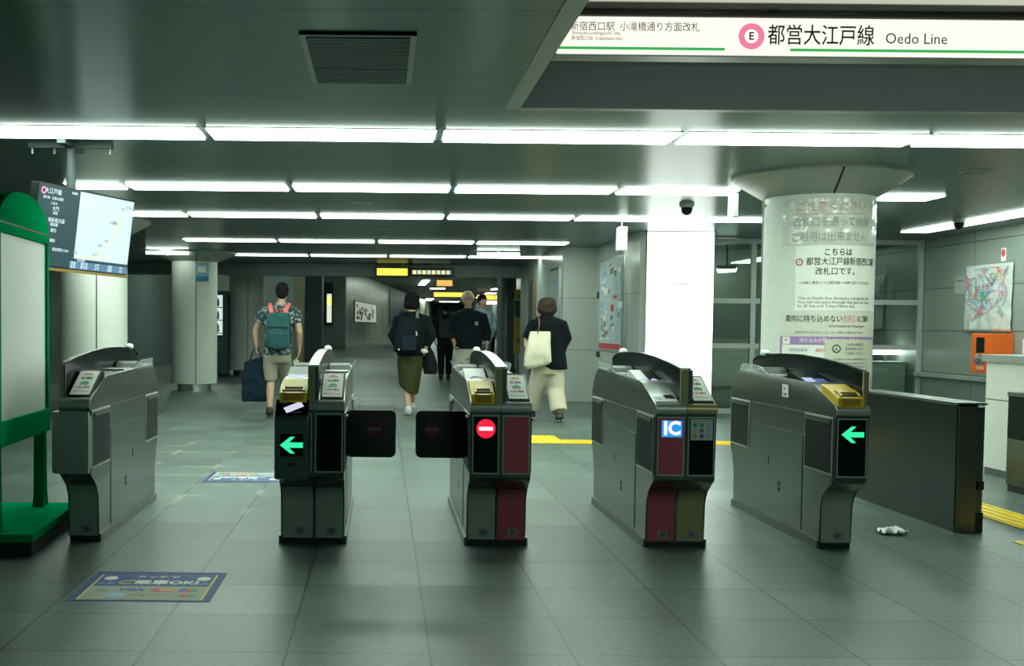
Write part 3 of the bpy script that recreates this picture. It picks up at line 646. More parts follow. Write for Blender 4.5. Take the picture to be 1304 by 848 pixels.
ptext(o, '持ち込みが禁止されているもの', 0.044, M_PAPER, 0.12, 1.115, 0.005, 0.48); pblock(o, -0.265, -0.20, 1.085, 1.143, M_PAPER, 0.005); ptext(o, '×', 0.06, M_INKR, -0.232, 1.115, 0.0055)
ptext(o, '可燃性液体', 0.030, M_INKPU, -0.13, 1.035, 0.004); ptext(o, '高圧ガス', 0.03, M_INKR, 0.06, 1.035, 0.004)
pblock(o, -0.25, -0.03, 0.85, 0.99, M_CREAM, 0.004); ptext(o, '刃物・花火', 0.028, M_INK, -0.12, 0.99, 0.005)
o = sheet('small_notice', 'small cream notice with a round black mark, pasted over the purple-bordered poster', 0.07, 0.56, 0.80, 1.125, mat('pale_cream_sheet', (0.66, 0.67, 0.54), 0.5), 0.010)
ptext(o, '○', 0.09, M_INK, 0.16, 1.045, 0.010); ptext(o, '人', 0.04, M_INK, 0.16, 1.045, 0.010)
for k, s in enumerate(('この先の通路は', '段差があります', 'ご注意ください')): ptext(o, s, 0.026, M_INKG, 0.32, 1.085 - 0.036 * k, 0.010)
for k in range(5): ptext(o, 'お困りの方は駅係員まで', 0.018, M_INKG, 0.30, 0.965 - 0.03 * k, 0.010, 0.32)
# blue and white sign on the second left column
def on_col(cx, cy, r, u, z, off):
    a = math.atan2(-cy, -cx) + u / r
    return frame((cx + math.cos(a) * (r + off), cy + math.sin(a) * (r + off), z), (-math.sin(a), math.cos(a), 0), (0, 0, 1))
M = on_col(-3.41, 20.0, 0.41, 0.13, 2.12, 0.012)
t = empty('column_sign', (0, 0, 0), 'small white and blue sign high on the left cream column', 'sign')
MB().box(-0.12, 0.12, -0.16, 0.17, -0.01, 0.004, M).build('sign_plate', M_INKLB, t)
MB().box(-0.12, 0.12, -0.16, -0.07, 0.004, 0.006, M).build('sign_band', mat('ink_deep_cyan', (0.02, 0.25, 0.42), 0.5), t)
MB().box(-0.08, 0.08, 0.0, 0.11, 0.004, 0.006, M).build('sign_mark', M_PAPER, t)

# ------------------------------------------------------------------ backlit panel, poster, glass partition and right-hand corner
t = empty('light_box', (3.99, 14.797, 0), 'large blank brightly backlit white panel on the front of the wall block', 'light panel')
MB().box(-0.455, 0.435, -0.05, 0.0, 0.10, CZ - 0.004, bev=0.004).build('panel_case', M_WHITE, t)
M_PANEL = mat('lit_panel_face', (0.6, 0.6, 0.6), 0.4, emit=(0.97, 1.0, 0.95), strength=2.2)
MB().box(-0.455, 0.435, -0.056, -0.05, 1.715, CZ - 0.01).build('lit_face', M_PANEL, t)
MB().box(-0.455, 0.435, -0.056, -0.05, 0.12, 1.709).build('lit_face', M_PANEL, t)
MB().box(-0.09, 0.13, -0.0575, -0.056, 1.79, 1.81).build('faded_mark', M_PAPER, t)
t = empty('area_map_poster', (3.449, 16.6, 1.55), 'tall coloured map poster with a red foot, on the wall left of the white block', 'poster')
Mp = frame((0, 0, 0), (0, -1, 0), (0, 0, 1))
MB().box(-0.82, 0.82, -0.70, 0.72, 0, 0.02, Mp).build('poster_frame', M_CHROME, t)
MB().box(-0.78, 0.78, -0.66, 0.68, 0.02, 0.024, Mp).build('poster_sheet', mat('map_pale_blue', (0.50, 0.60, 0.64), 0.3, vary=0.25, scale=7), t)
b = MB(); rr = random.Random(3)
b.use(M_INKR).box(-0.78, 0.78, -0.66, -0.58, 0.024, 0.026, Mp)
for i in range(46):
    b.use(rr.choice([M_INKPK, M_INKLB, M_INKG, M_INKGN, M_PAPER, M_INKLB])); x = rr.uniform(-0.74, 0.6); y = rr.uniform(-0.54, 0.58)
    b.box(x, x + rr.uniform(0.04, 0.3), y, y + rr.uniform(0.02, 0.10), 0.024, 0.0252 + i * 1e-5, Mp)
b.use(M_INKR).box(0.25, 0.5, 0.08, 0.13, 0.024, 0.027, Mp).box(0.1, 0.3, -0.10, 0.0, 0.024, 0.027, Mp)
b.build('map_print', None, t)
struct(MB().box(3.40, 3.45, 15.50, 15.58, 0.0, 2.42).build('trim_3', M_CHROME))
t = empty('wall_switch', (3.449, 17.52, 0), 'two small black wall switches beside the tall map poster', 'switch')
MB().box(-0.02, 0, -0.10, 0.10, 1.67, 1.77, bev=0.005).build('switch_plate', M_BLACK, t); MB().box(-0.02, 0, -0.10, 0.10, 0.74, 0.83, bev=0.005).build('switch_plate', M_BLACK, t)
t = empty('narrow_poster', (2.909, 18.55, 1.65), 'narrow framed poster on the side wall beyond the woman with the cream tote', 'poster')
MB().box(-0.5, 0.5, -0.62, 0.55, 0, 0.02, Mp).build('poster_frame', M_CHROME, t)
MB().box(-0.46, 0.46, -0.58, 0.51, 0.02, 0.024, Mp).build('poster_sheet', mat('poster_mix', (0.45, 0.50, 0.52), 0.3, vary=0.5, scale=5), t)
b = MB()
for i in range(16):
    b.use(rr.choice([M_INKLB, M_INKPK, M_INKG, M_PAPER])); x = rr.uniform(-0.42, 0.2); y = rr.uniform(-0.5, 0.4); b.box(x, x + 0.22, y, y + 0.08, 0.024, 0.0252 + i * 1e-5, Mp)
b.build('poster_print', None, t)
t = empty('hydrant_cabinet', (2.909, 21.2, 0), 'narrow brown-framed cabinet in the side wall far behind the white-tote woman', 'cabinet')
MB().box(-0.35, 0.35, 0.3, 2.1, 0, 0.05, Mp, bev=0.01).build('cabinet_body', mat('cabinet_brown', (0.20, 0.14, 0.07), 0.4), t)
MB().box(-0.28, 0.28, 0.4, 2.0, 0.05, 0.06, Mp).build('cabinet_door', M_STEELD, t)
# glass partition
M_GLASS, nt, p = nodes('clear_partition_glass')
for n_ in list(nt.nodes):
    if n_.type != 'OUTPUT_MATERIAL': nt.nodes.remove(n_)
tr = nt.nodes.new('ShaderNodeBsdfTransparent'); tr.inputs[0].default_value = (0.72, 0.80, 0.76, 1)
gl = nt.nodes.new('ShaderNodeBsdfGlossy'); gl.inputs['Roughness'].default_value = 0.02; gl.inputs[0].default_value = (0.9, 1, 0.95, 1)
fr = nt.nodes.new('ShaderNodeFresnel'); fr.inputs[0].default_value = 1.9; ms = nt.nodes.new('ShaderNodeMixShader')
link(nt, fr.outputs[0], ms.inputs[0]); link(nt, tr.outputs[0], ms.inputs[1]); link(nt, gl.outputs[0], ms.inputs[2])
link(nt, ms.outputs[0], [n_ for n_ in nt.nodes if n_.type == 'OUTPUT_MATERIAL'][0].inputs[0])
t = bpy.data.objects.new('window_1', None); COL.objects.link(t); t.location = (0, 15.7, 0); struct(t)
for x in (4.43, 5.24, 6.45, 7.62): MB().box(x, x + 0.07, -0.035, 0.035, 0, CZ).build('window_post', M_TRIM, t)
for z in (0.0, 0.93, 1.57, 2.42): MB().box(4.50, 7.62, -0.03, 0.03, z, z + 0.07).build('window_rail', M_TRIM, t)
for x0, x1 in ((4.50, 5.24), (5.31, 6.45), (6.52, 7.62)):
    for z0, z1 in ((0.07, 0.93), (1.0, 1.57), (1.64, 2.42)): MB().box(x0, x1, -0.004, 0.004, z0, z1).build('pane', M_GLASS, t)
struct(MB().box(4.43, 12, 23.0, 23.1, 0, CZ).build('wall_office', M_DARKW))
struct(MB().box(7.7, 7.8, 15.75, 23.2, 0, CZ).build('wall_office_side', M_WALLR))
def hang_tube(x0, x1, y, z, label, dz=0.0):
    t = empty('tube_lamp', ((x0 + x1) / 2, y, z), label, 'lamp', 'bare tube lamps in the glass office'); L = x1 - x0
    MB().tube([(-L / 2, 0, -dz), (L / 2, 0, dz)], 0.022, 8).build('lamp_tube', M_TUBE, t)
    MB().box(-L / 2, L / 2, -0.04, 0.04, 0.03, 0.06).box(-0.01, 0.01, -0.01, 0.01, 0.06, CZ - z).build('lamp_housing', M_STEELD, t)
hang_tube(5.17, 5.44, 17.0, 2.10, 'left of two bare tube lamps seen through the glass', 0.01)
hang_tube(5.28, 5.58, 17.4, 2.15, 'right of two bare tube lamps seen through the glass', 0.012)
t = empty('office_counter', (7.22, 16.3, 0), 'white lit counter behind the glass, right of the poster pillar', 'counter')
MB().box(-0.4, 0.45, -0.2, 0.4, 0, 0.72).build('cabinet', M_WHITE, t); MB().box(-0.42, 0.47, -0.22, 0.42, 0.72, 0.75).build('worktop', M_TRIM, t)
t = empty('desk_lamp', (7.46, 16.3, 0.75), 'bright white slab lamp on the counter behind the glass', 'lamp')
MB().box(-0.20, 0.20, -0.10, 0.10, 0.10, 0.19, bev=0.01).build('lamp_head', mat('lit_desk_lamp', (0.9, 0.9, 0.9), 0.5, emit=(0.95, 1, 0.95), strength=6.0), t)
MB().box(-0.02, 0.02, -0.02, 0.02, 0, 0.10).build('lamp_foot', M_STEELD, t)
# map in plastic and its neighbours on the right wall
Mr = frame((7.698, 14.0, 0), (0, -1, 0), (0, 0, 1))
M_PLAST = mat('wrinkled_plastic_map', (0.50, 0.54, 0.52), 0.10, vary=0.18, scale=12, bump=0.5)
b = MB(); n, k = 26, 22; V = []
for j in range(k + 1):
    V.append([Mr @ Vector((-0.54 + 1.10 * i / n, 1.205 + 0.85 * j / k, 0.014 + 0.02 * (0.5 + noise.noise((i * 0.33, j * 0.33, 9.0))) * (1.3 - j / k))) for i in range(n + 1)])
vv = [[b.bm.verts.new(c) for c in r] for r in V]
bk = [[b.bm.verts.new(c + Vector((0.004, 0, 0))) for c in r] for r in V]
for j in range(k):
    for i in range(n):
        b._f([vv[j][i], vv[j][i + 1], vv[j + 1][i + 1], vv[j + 1][i]]); b._f([bk[j][i], bk[j + 1][i], bk[j + 1][i + 1], bk[j][i + 1]])
ed = [(j, 0) for j in range(k + 1)] + [(k, i) for i in range(1, n + 1)] + [(j, n) for j in range(k - 1, -1, -1)] + [(0, i) for i in range(n - 1, 0, -1)]
for p_, q_ in zip(ed, ed[1:] + ed[:1]): b._f([vv[p_[0]][p_[1]], vv[q_[0]][q_[1]], bk[q_[0]][q_[1]], bk[p_[0]][p_[1]]])
t = empty('railway_map', (0, 0, 0), 'coloured railway map in crinkled plastic on the grey right wall', 'map')
sh = b.build('map_sheet', M_PLAST, t, smooth=True)
b = MB(); cols = [M_INKR, M_INKGN, M_INKLB, M_INKB, M_INKO, M_INKPU, M_INKG, M_INKLB, M_INKPK]
for i in range(60):
    b.use(cols[i % 9]); x, y = rr.uniform(-0.45, 0.42), rr.uniform(1.36, 1.98); pts = [(x, y)]
    for s in range(4):
        a = rr.choice([0, 0.785, 1.571, -0.785, 3.14, 2.36]); x += 0.12 * math.cos(a); y += 0.12 * math.sin(a)
        x = min(0.49, max(-0.49, x)); y = min(2.01, max(1.28, y)); pts.append((x, y))
    b.tube([Mr @ Vector((u, v, 0.038)) for u, v in pts], 0.004, 5)
b.use(M_INKGN).disc(Mr @ Matrix.Translation((-0.06, 1.66, 0.036)), 0.05, 0.006)
b.build('line_drawing', None, t)
t = empty('wall_paper', (0, 0, 0), 'small pale paper on the right wall, tucked beside the railway map', 'paper')
MB().box(-0.82, -0.555, 1.70, 1.93, 0.002, 0.008, Mr).build('paper_sheet', mat('grey_paper', (0.36, 0.40, 0.37), 0.5), t)
MB().box(-0.78, -0.58, 1.86, 1.89, 0.008, 0.009, Mr).build('print_line', M_INKG, t)
t = empty('wall_badge', (0, 0, 0), 'small pink round badge on the wall just above the railway map', 'sign')
MB().box(0.28, 0.38, 2.08, 2.24, 0.002, 0.010, Mr, bev=0.003).build('badge_plate', M_PAPER, t); MB().disc(Mr @ Matrix.Translation((0.33, 2.18, 0.010)), 0.042, 0.003, sy=1.2).build('badge_disc', M_INKR, t)
t = empty('orange_box', (7.42, 13.4, 0), 'orange equipment box with a dark window, on the right wall below the map', 'box')
M_ORANGE = mat('orange_enamel', (0.75, 0.13, 0.015), 0.35)
MB().box(0, 0.275, 0, 0.45, 0.69, 1.18, bev=0.01).build('box_body', M_ORANGE, t)
MB().box(-0.008, 0, 0.03, 0.42, 0.71, 1.16).build('box_door', M_ORANGE, t)
MB().box(-0.012, -0.008, 0.13, 0.31, 0.94, 1.13).build('door_window', M_BLACKG, t)
soft(MB().ell((-0.02, 0.22, 0.86), (0.025, 0.13, 0.07)).build('door_bowl', mat('bowl_mirror', (0.8, 0.8, 0.75), 0.1, 0.9), t))
text('lettering', '非常用', 0.06, M_PAPER, frame((-0.0085, 0.225, 1.145 - 0.39), (0, -1, 0), (0, 0, 1)), t)
struct(MB().box(7.58, 7.7, 12.0, 15.66, 0.57, 0.62).build('trim_4', M_TRIM))
# service counter and the dark machine beside it
t = empty('service_counter', (5.12, 8.3, 0), 'pale panelled service counter with a grey top at the right edge', 'counter')
MB().use(M_WHITE).box(0, 2.5, 0, 1.0, 0.64, 0.95).box(0, 2.5, 0, 1.0, 0.06, 0.63).build('counter_panel', None, t)
MB().box(0.004, 2.49, 0.004, 0.99, 0.0, 0.96).build('carcass', M_STEELD, t)
MB().box(-0.03, 2.5, -0.03, 1.03, 0.95, 1.01, bev=0.004).build('counter_top', mat('counter_grey', (0.30, 0.34, 0.32), 0.4), t)
t = empty('desk_terminal', (5.42, 8.95, 1.01), 'small pale slanted terminal on the service counter', 'terminal')
MB().prism([(-0.12, 0), (-0.12, 0.03), (0.08, 0.13), (0.12, 0.13), (0.12, 0)], -0.14, 0.14, 'x', bev=0.006).build('terminal_body', M_WHITE, t)
MB().box(-0.11, 0.11, 0.01, 0.19, 0.001, 0.004, frame((0, -0.12, 0.03), (1, 0, 0), (0, 0.2, 0.1))).build('terminal_screen', mat('screen_pale_green', (0.35, 0.45, 0.36), 0.3), t)
t = empty('gate_machine', (4.74, 8.0, 0), 'dark steel gate machine at the right edge in front of the service counter', 'machine')
MB().box(0, 0.36, 0, 0.30, 0.05, 0.40, bev=0.006).build('lower_case', M_STEEL, t); MB().box(0, 0.36, 0, 0.30, 0.40, 0.72, bev=0.006).build('upper_case', M_BLACKG, t)
MB().box(-0.005, 0.365, -0.005, 0.305, 0.72, 0.75, bev=0.004).build('case_top', M_STEELD, t); MB().box(0.01, 0.35, 0.01, 0.29, 0, 0.05).build('plinth', M_BLACK, t)

# steel barrier
t = empty('barrier_cabinet', (3.43, 6.53, 0), 'long waist-high dark steel barrier cabinet right of the rightmost gate', 'barrier')
MB().box(0, 0.125, 0, 1.42, 0.0, 0.765, bev=0.006).build('cabinet_body', mat('dark_mirror_steel', (0.035, 0.046, 0.04), 0.2, 0.8), t)
MB().box(0.005, 0.120, -0.012, 0.0, 0.0, 0.755, bev=0.003).build('end_cover', mat('bronze_grey_steel', (0.20, 0.18, 0.14), 0.35, 0.85), t)
MB().box(0.135, 0.175, 0.02, 1.36, 0.12, 0.75, bev=0.005).build('sliding_leaf', M_STEELD, t)
MB().box(0.125, 0.172, 0.0, 0.30, 0.0, 0.12).box(0.125, 0.172, 1.1, 1.40, 0.0, 0.12).build('leaf_guide', M_BLACK, t)
MB().box(-0.002, 0.18, -0.002, 1.425, 0.765, 0.777, bev=0.004).build('top_plate', M_STEEL, t)
MB().box(0.130, 0.165, -0.014, 0.02, 0.26, 0.31).build('latch', M_BLACK, t)

# tactile paving
def tactile(x0, x1, y0, y1, label, bars='y', dots=False):
    t = empty('tactile_paving', (x0, y0, 0), label, 'tactile paving', 'yellow tactile paving')
    w, d = x1 - x0, y1 - y0
    MB().box(0, w, 0, d, 0, 0.006).build('paving_slab', M_YELLOW, t)
    b = MB()
    if dots:
        nx, ny = int(w / 0.075), int(d / 0.075)
        for i in range(nx):
            for j in range(ny): b.disc(Matrix.Translation((w * (i + 0.5) / nx, d * (j + 0.5) / ny, 0.006)), 0.018, 0.004, n=8)
    elif bars == 'y':
        for k in range(4):
            for j in range(int(d / 0.3)): b.box(w * (k + 0.5) / 4 - 0.013, w * (k + 0.5) / 4 + 0.013, j * 0.3 + 0.02, j * 0.3 + 0.28, 0.006, 0.011, bev=0.002)
    else:
        for k in range(4):
            for j in range(int(w / 0.3)): b.box(j * 0.3 + 0.02, j * 0.3 + 0.28, d * (k + 0.5) / 4 - 0.013, d * (k + 0.5) / 4 + 0.013, 0.006, 0.011, bev=0.002)
    b.build('raised_marks', M_YELLOW, t); return t
tactile(3.91, 4.21, 6.26, 11.35, 'yellow tactile strip running away beside the steel barrier cabinet')
tactile(3.62, 4.21, 5.95, 6.25, 'yellow tactile corner piece at the right edge of the floor', dots=True)
tactile(1.92, 4.21, 11.36, 11.70, 'yellow tactile strip crossing the hall behind the gate with the IC square', bars='x')
tactile(1.50, 1.915, 11.36, 12.15, 'yellow tactile dot block near the feet of the woman with the tote', dots=True)

# crumpled paper on the floor
b = MB(); n, k = 12, 7
V = [[b.bm.verts.new((-0.075 + 0.15 * i / n + 0.01 * noise.noise((i, j, 1.0)), -0.05 + 0.10 * j / k + 0.03 * noise.noise((i * 0.4, j * 0.5, 5.0)), 0.008 + 0.05 * max(0, noise.noise((i * 0.5, j * 0.6, 2.0)) + 0.15))) for i in range(n + 1)] for j in range(k + 1)]
for j in range(k):
    for i in range(n): b._f([V[j][i], V[j][i + 1], V[j + 1][i + 1], V[j + 1][i]])
o = b.build('crumpled_paper', mat('tissue_white', (0.93, 0.93, 0.9), 0.7), None, smooth=True); o.location = (3.03, 6.46, 0)
sd = o.modifiers.new('thickness', 'SOLIDIFY'); sd.thickness = 0.002
tag(o, 'crumpled white paper lying on the floor in front of the steel barrier', 'paper')

# floor stickers
def floor_sticker(loc, rz, label):
    t = empty('floor_sticker', loc, label, 'floor sticker', 'contactless payment floor stickers', rz)
    M = Matrix.Identity(4)
    MB().box(-0.31, 0.31, -0.28, 0.28, 0.0005, 0.002).build('sticker_border', mat('sticker_blue', (0.045, 0.09, 0.26), 0.6, spec=0.2), t)
    MB().box(-0.275, 0.275, -0.26, 0.22, 0.002, 0.0025).build('gold_line', M_INKY, t)
    MB().box(-0.265, 0.265, -0.255, 0.215, 0.0025, 0.003).build('sticker_field', mat('sticker_white', (0.42, 0.43, 0.36), 0.6, spec=0.2), t)
    MB().box(-0.265, 0.265, -0.01, 0.215, 0.003, 0.0035).build('blue_band', mat('sticker_mid_blue', (0.06, 0.12, 0.30), 0.6, spec=0.2), t)
    T = lambda x, y: Matrix.Translation((x, y, 0.0038))
    text('lettering', 'タッチで', 0.05, M_PAPER, T(0.0, 0.165), t, width=0.20); text('lettering', '乗車OK!', 0.085, M_PAPER, T(0.06, 0.055), t, width=0.30, bold=0.003); text('lettering', 'ご', 0.08, M_INKY, T(-0.13, 0.055), t, bold=0.003)
    for x in (-0.215, 0.22):
        MB().disc(T(x, 0.135), 0.032, 0.0005, n=20, sy=1.2).build('round_mark', M_PAPER, t)
        text('lettering', '改札', 0.045, M_INKLB, T(x, 0.035), t)
    text('lettering', 'VISA', 0.06, M_INKB, T(-0.07, -0.085), t, width=0.12, bold=0.002)
    MB().disc(T(0.065, -0.085), 0.032, 0.0005, cx=-0.018).build('card_mark', M_INKR, t); MB().disc(T(0.065, -0.085), 0.032, 0.0007, cx=0.024).build('card_mark', M_INKO, t)
    for k, m in enumerate((M_INKB, M_INKR, M_INKGN)): MB().box(0.145 + 0.027 * k, 0.17 + 0.027 * k, -0.11, -0.055, 0, 0.0005, Matrix.Translation((0, 0, 0.0033))).build('card_mark', m, t)
    MB().box(-0.16, -0.08, -0.22, -0.145, 0.003, 0.0035).build('card_mark', M_INKLB, t)
    MB().use(M_INKR).box(0.16, 0.20, -0.20, -0.15, 0.003, 0.0035).use(M_INKGN).box(0.20, 0.24, -0.20, -0.15, 0.003, 0.0036).build('card_mark', None, t)
    text('lettering', '※対象カード', 0.03, M_INKO, T(0.02, -0.185), t)
    text('lettering', ')))', 0.06, M_INKG, T(-0.20, -0.09), t)
    return t
floor_sticker((-1.045, 4.985, 0), 0.0, 'blue and white floor sticker at the front left, reading upright')
floor_sticker((-1.05, 8.62, 0), math.pi, 'blue and white floor sticker behind the gates, facing the other way')

# ------------------------------------------------------------------ green-framed board at the left edge
t = empty('notice_board_stand', (-2.0, 6.045, 0), 'green-framed white notice board on a green base at the left edge', 'notice board', rz=0.045)
Mk = frame((0, 0, 0), (0, 1, 0), (0, 0, 1))     # u along the hall, v up, facing the gates (+x)
half = 0.49
arch = [(-half, 1.66), (half, 1.66), (half, 1.715)] + [(half * math.cos(math.pi * i / 24), 1.715 + 0.19 * math.sin(math.pi * i / 24)) for i in range(1, 24)] + [(-half, 1.715)]
soft(MB().prism(arch, -0.045, 0.045, 'x', bev=0.006).build('arched_top', M_GREEN, t), 40)
MB().box(-0.046, 0.0465, -half, half, 1.708, 1.716).build('arch_seam', M_BLACK, t)
MB().box(-0.045, 0.045, half - 0.035, half, 0.59, 1.66, bev=0.006).build('frame_side', M_GREEN, t); MB().box(-0.045, 0.045, -half, -half + 0.035, 0.59, 1.66, bev=0.006).build('frame_side', M_GREEN, t)
MB().box(-0.05, 0.05, -half, half, 0.56, 0.69, bev=0.006).build('frame_bottom', M_GREEN, t)
MB().box(-0.03, 0.030, -half + 0.03, half - 0.03, 0.68, 1.67).build('white_board', mat('board_white', (0.84, 0.86, 0.80), 0.6), t)
for u in (-half + 0.04, half - 0.04):
    P_ = [(u - 0.07, 0.05), (u + 0.07, 0.05), (u + 0.07, 0.12), (u + 0.035, 0.2), (u + 0.035, 0.58), (u - 0.035, 0.58), (u - 0.035, 0.2), (u - 0.07, 0.12)]
    MB().prism(P_, -0.03, 0.03, 'x', bev=0.004).build('leg', M_GREEN, t)
MB().box(-0.28, 0.20, -0.46, 0.56, 0.07, 0.115, bev=0.008).build('base', M_GREEN, t); MB().box(-0.27, 0.19, -0.45, 0.55, 0.0, 0.07).build('base_skirt', M_BLACK, t)

# ------------------------------------------------------------------ hanging screen
t = empty('information_screen', (0, 0, 0), 'large tilted hanging screen showing a pale route map, over the far-left gate', 'screen')
Rs = Matrix.Rotation(1.141, 4, 'Z') @ Matrix.Rotation(0.124, 4, 'X') @ Matrix.Rotation(0.02, 4, 'Y')
B = Matrix.Translation((-2.171, 8.0, 1.856)) @ Rs
Ms = B @ frame((0, -0.0205, 0), (1, 0, 0), (0, 0, 1))
w, hgt = 1.05, 0.591
MB().box(-w / 2, w / 2, -0.02, 0.05, -hgt / 2, hgt / 2, B, bev=0.005).build('screen_case', M_BLACK, t)
MB().box(-w / 2 + 0.008, w / 2 - 0.008, -hgt / 2 + 0.03, hgt / 2 - 0.008, 0, 0.002, Ms).build('dark_display', mat('lit_dark_display', (0.01, 0.01, 0.01), 0.3, emit=(0.020, 0.065, 0.075), strength=0.7), t)
MB().box(-w / 2, w / 2, -hgt / 2 - 0.002, -hgt / 2 + 0.018, 0, 0.004, Ms).build('lower_bezel', mat('bezel_ochre', (0.35, 0.22, 0.06), 0.4), t)
M_SCRW = mat('lit_map_display', (0.1, 0.1, 0.1), 0.3, emit=(0.72, 0.92, 0.95), strength=0.58)
M_SCRT = mat('lit_screen_text', (0.1, 0.1, 0.1), 0.3, emit=(0.62, 0.82, 0.85), strength=0.85)
MB().box(-0.10, w / 2 - 0.012, -0.195, hgt / 2 - 0.012, 0.002, 0.0028, Ms).build('map_display', M_SCRW, t)
MB().box(-0.14, w / 2 - 0.012, -0.268, -0.215, 0.002, 0.0028, Ms).build('timetable_band', mat('lit_blue_band', (0.02, 0.03, 0.05), 0.3, emit=(0.10, 0.22, 0.34), strength=0.7), t)
def sline(pts, r, m, name): return MB().tube([Ms @ Vector((u, v, 0.003)) for u, v in pts], r, 5).build(name, m, t)
M_LN = mat('lit_map_grey', (0.1, 0.1, 0.1), 0.3, emit=(0.40, 0.60, 0.63), strength=0.9); M_LO = mat('lit_map_orange', (0.1, 0.1, 0.1), 0.3, emit=(0.80, 0.55, 0.16), strength=0.9)
sline([(0.15 + 0.13 * math.cos(a * 0.2618), 0.04 + 0.20 * math.sin(a * 0.2618)) for a in range(25)], 0.0022, M_LN, 'loop_line')
sline([(0.17, 0.25), (0.175, -0.12)], 0.002, M_LN, 'map_line'); sline([(-0.08, 0.21), (0.10, 0.22), (0.30, 0.20), (0.45, 0.22)], 0.002, M_LN, 'map_line'); sline([(-0.06, 0.08), (-0.05, 0.16)], 0.002, M_LN, 'map_line')
sline([(-0.07, -0.175), (0.15, -0.172), (0.20, -0.10), (0.27, -0.06), (0.33, 0.01), (0.34, 0.08), (0.42, 0.19)], 0.0042, M_LO, 'route_line')
Mq = lambda u, v: Ms @ Matrix.Translation((u, v, 0.003))
for u, v in ((0.15, -0.172), (0.20, -0.10), (0.27, -0.06), (0.34, 0.08), (-0.07, -0.175), (0.42, 0.19)): text('screen_text', '駅名', 0.026, M_INKG, Mq(u - 0.025, v + 0.02), t)
for u, v, s in ((0.30, 0.10, '新宿西口'), (0.46, 0.23, '光が丘')): text('screen_text', s, 0.024, M_INKG, Mq(u, v), t)
MB().ring(Mq(-0.475, 0.245), 0.014, 0.025, 0.001).build('line_emblem', mat('lit_pink', (0.1, 0, 0.05), 0.3, emit=(0.85, 0.30, 0.42), strength=0.9), t)
for u, v, s, z in ((-0.38, 0.245, '大江戸線', 0.042), (-0.44, 0.20, '都庁前', 0.022), (-0.33, 0.20, '方面の電車', 0.024), (-0.36, 0.165, '六本木', 0.022), (-0.34, 0.13, '大門', 0.034), (-0.34, 0.10, '両国', 0.024), (-0.32, 0.05, '東新宿方面', 0.034), (-0.34, 0.02, '飯田橋', 0.026), (-0.34, -0.02, '春日', 0.03), (-0.34, -0.09, '蔵前', 0.026), (-0.25, -0.15, '現在時刻 12:04', 0.026), (-0.02, -0.206, '次の電車', 0.022), (-0.16, 0.26, '路線図', 0.02)):
    text('screen_text', s, z, M_SCRT, Mq(u, v), t)
for j, v in enumerate((-0.230, -0.255)):
    for u, s in ((-0.10, '普通'), (0.02, '都庁前'), (0.16, '大門'), (0.31, '両国'), (0.44, '3分')): text('screen_text', s, 0.026, M_SCRT, Mq(u, v), t)
# mount
M_MOUNT = mat('mount_dark_teal', (0.04, 0.06, 0.06), 0.5)
px, py, pz = B @ Vector((-0.05, 0.10, 0.22))
MB().tube([(px, py, pz), (px, py, CZ - 0.02)], 0.035, 12).build('mount_pole', M_MOUNT, t)
MB().tube([B @ Vector((-0.05, 0.05, 0.10)), (px, py, pz + 0.02)], 0.04, 10).build('mount_arm', M_MOUNT, t)
MB().box(px - 0.30, px + 0.30, py - 0.03, py + 0.03, CZ - 0.045, CZ - 0.0, bev=0.004).box(px - 0.03, px + 0.03, py - 0.25, py + 0.25, CZ - 0.045, CZ - 0.0, bev=0.004).build('ceiling_bracket', M_MOUNT, t)
for dx in (-0.28, -0.12, 0.28): MB().tube([(px + dx, py, CZ - 0.085), (px + dx, py, CZ - 0.03)], 0.012, 8).build('bracket_bolt', M_STEELD, t)

# ------------------------------------------------------------------ far left: vending machine, walls
t = empty('vending_machine', (-4.12, 26.0, 0), 'tall drinks vending machine standing between the left columns', 'vending machine')
MB().box(-0.5, 0.5, -0.35, 0.35, 0.05, 1.98, bev=0.015).build('cabinet', mat('vending_blue_grey', (0.07, 0.12, 0.13), 0.4), t)
MB().box(-0.42, 0.40, -0.362, -0.35, 0.95, 1.88).build('lit_window', mat('lit_vending_window', (0.2, 0.2, 0.2), 0.3, emit=(0.75, 0.85, 0.80), strength=0.55), t)
b = MB()
for r_ in range(3):
    for i in range(9):
        b.use(rr.choice([M_INKLB, M_INKG, M_PAPER, M_INKGN, M_INKPK, M_INKB])); x = -0.38 + i * 0.085; z = 1.02 + 0.30 * r_
        b.lathe([(0.028, 0), (0.028, 0.13), (0.012, 0.17), (0.012, 0.19)], n=10, M=Matrix.Translation((x, -0.375, z)))
b.build('drink_samples', None, t)
MB().box(-0.42, 0.40, -0.366, -0.35, 0.985, 1.005).box(-0.42, 0.40, -0.366, -0.35, 1.285, 1.305).box(-0.42, 0.40, -0.366, -0.35, 1.585, 1.605).build('sample_shelf', M_STEELD, t)
MB().box(-0.30, 0.25, -0.365, -0.35, 0.22, 0.45, bev=0.006).build('delivery_flap', M_BLACKG, t)
MB().box(0.28, 0.40, -0.37, -0.35, 0.55, 0.90, bev=0.004).build('coin_panel', M_STEELD, t)
MB().tube([(0.34, -0.37, 0.75), (0.34, -0.38, 0.75)], 0.03, 12).build('coin_slot', M_CHROME, t)
MB().box(-0.48, 0.48, -0.33, 0.33, 0, 0.05).build('plinth', M_BLACK, t)
struct(MB().use(M_DARKW).box(-6.5, -2.72, 34, 34.3, 0, 4.4).use(mat('wall_yellowish', (0.16, 0.17, 0.10), 0.4)).box(-2.72, -2.42, 33.95, 34.3, 0, 4.4).build('wall_end', None))
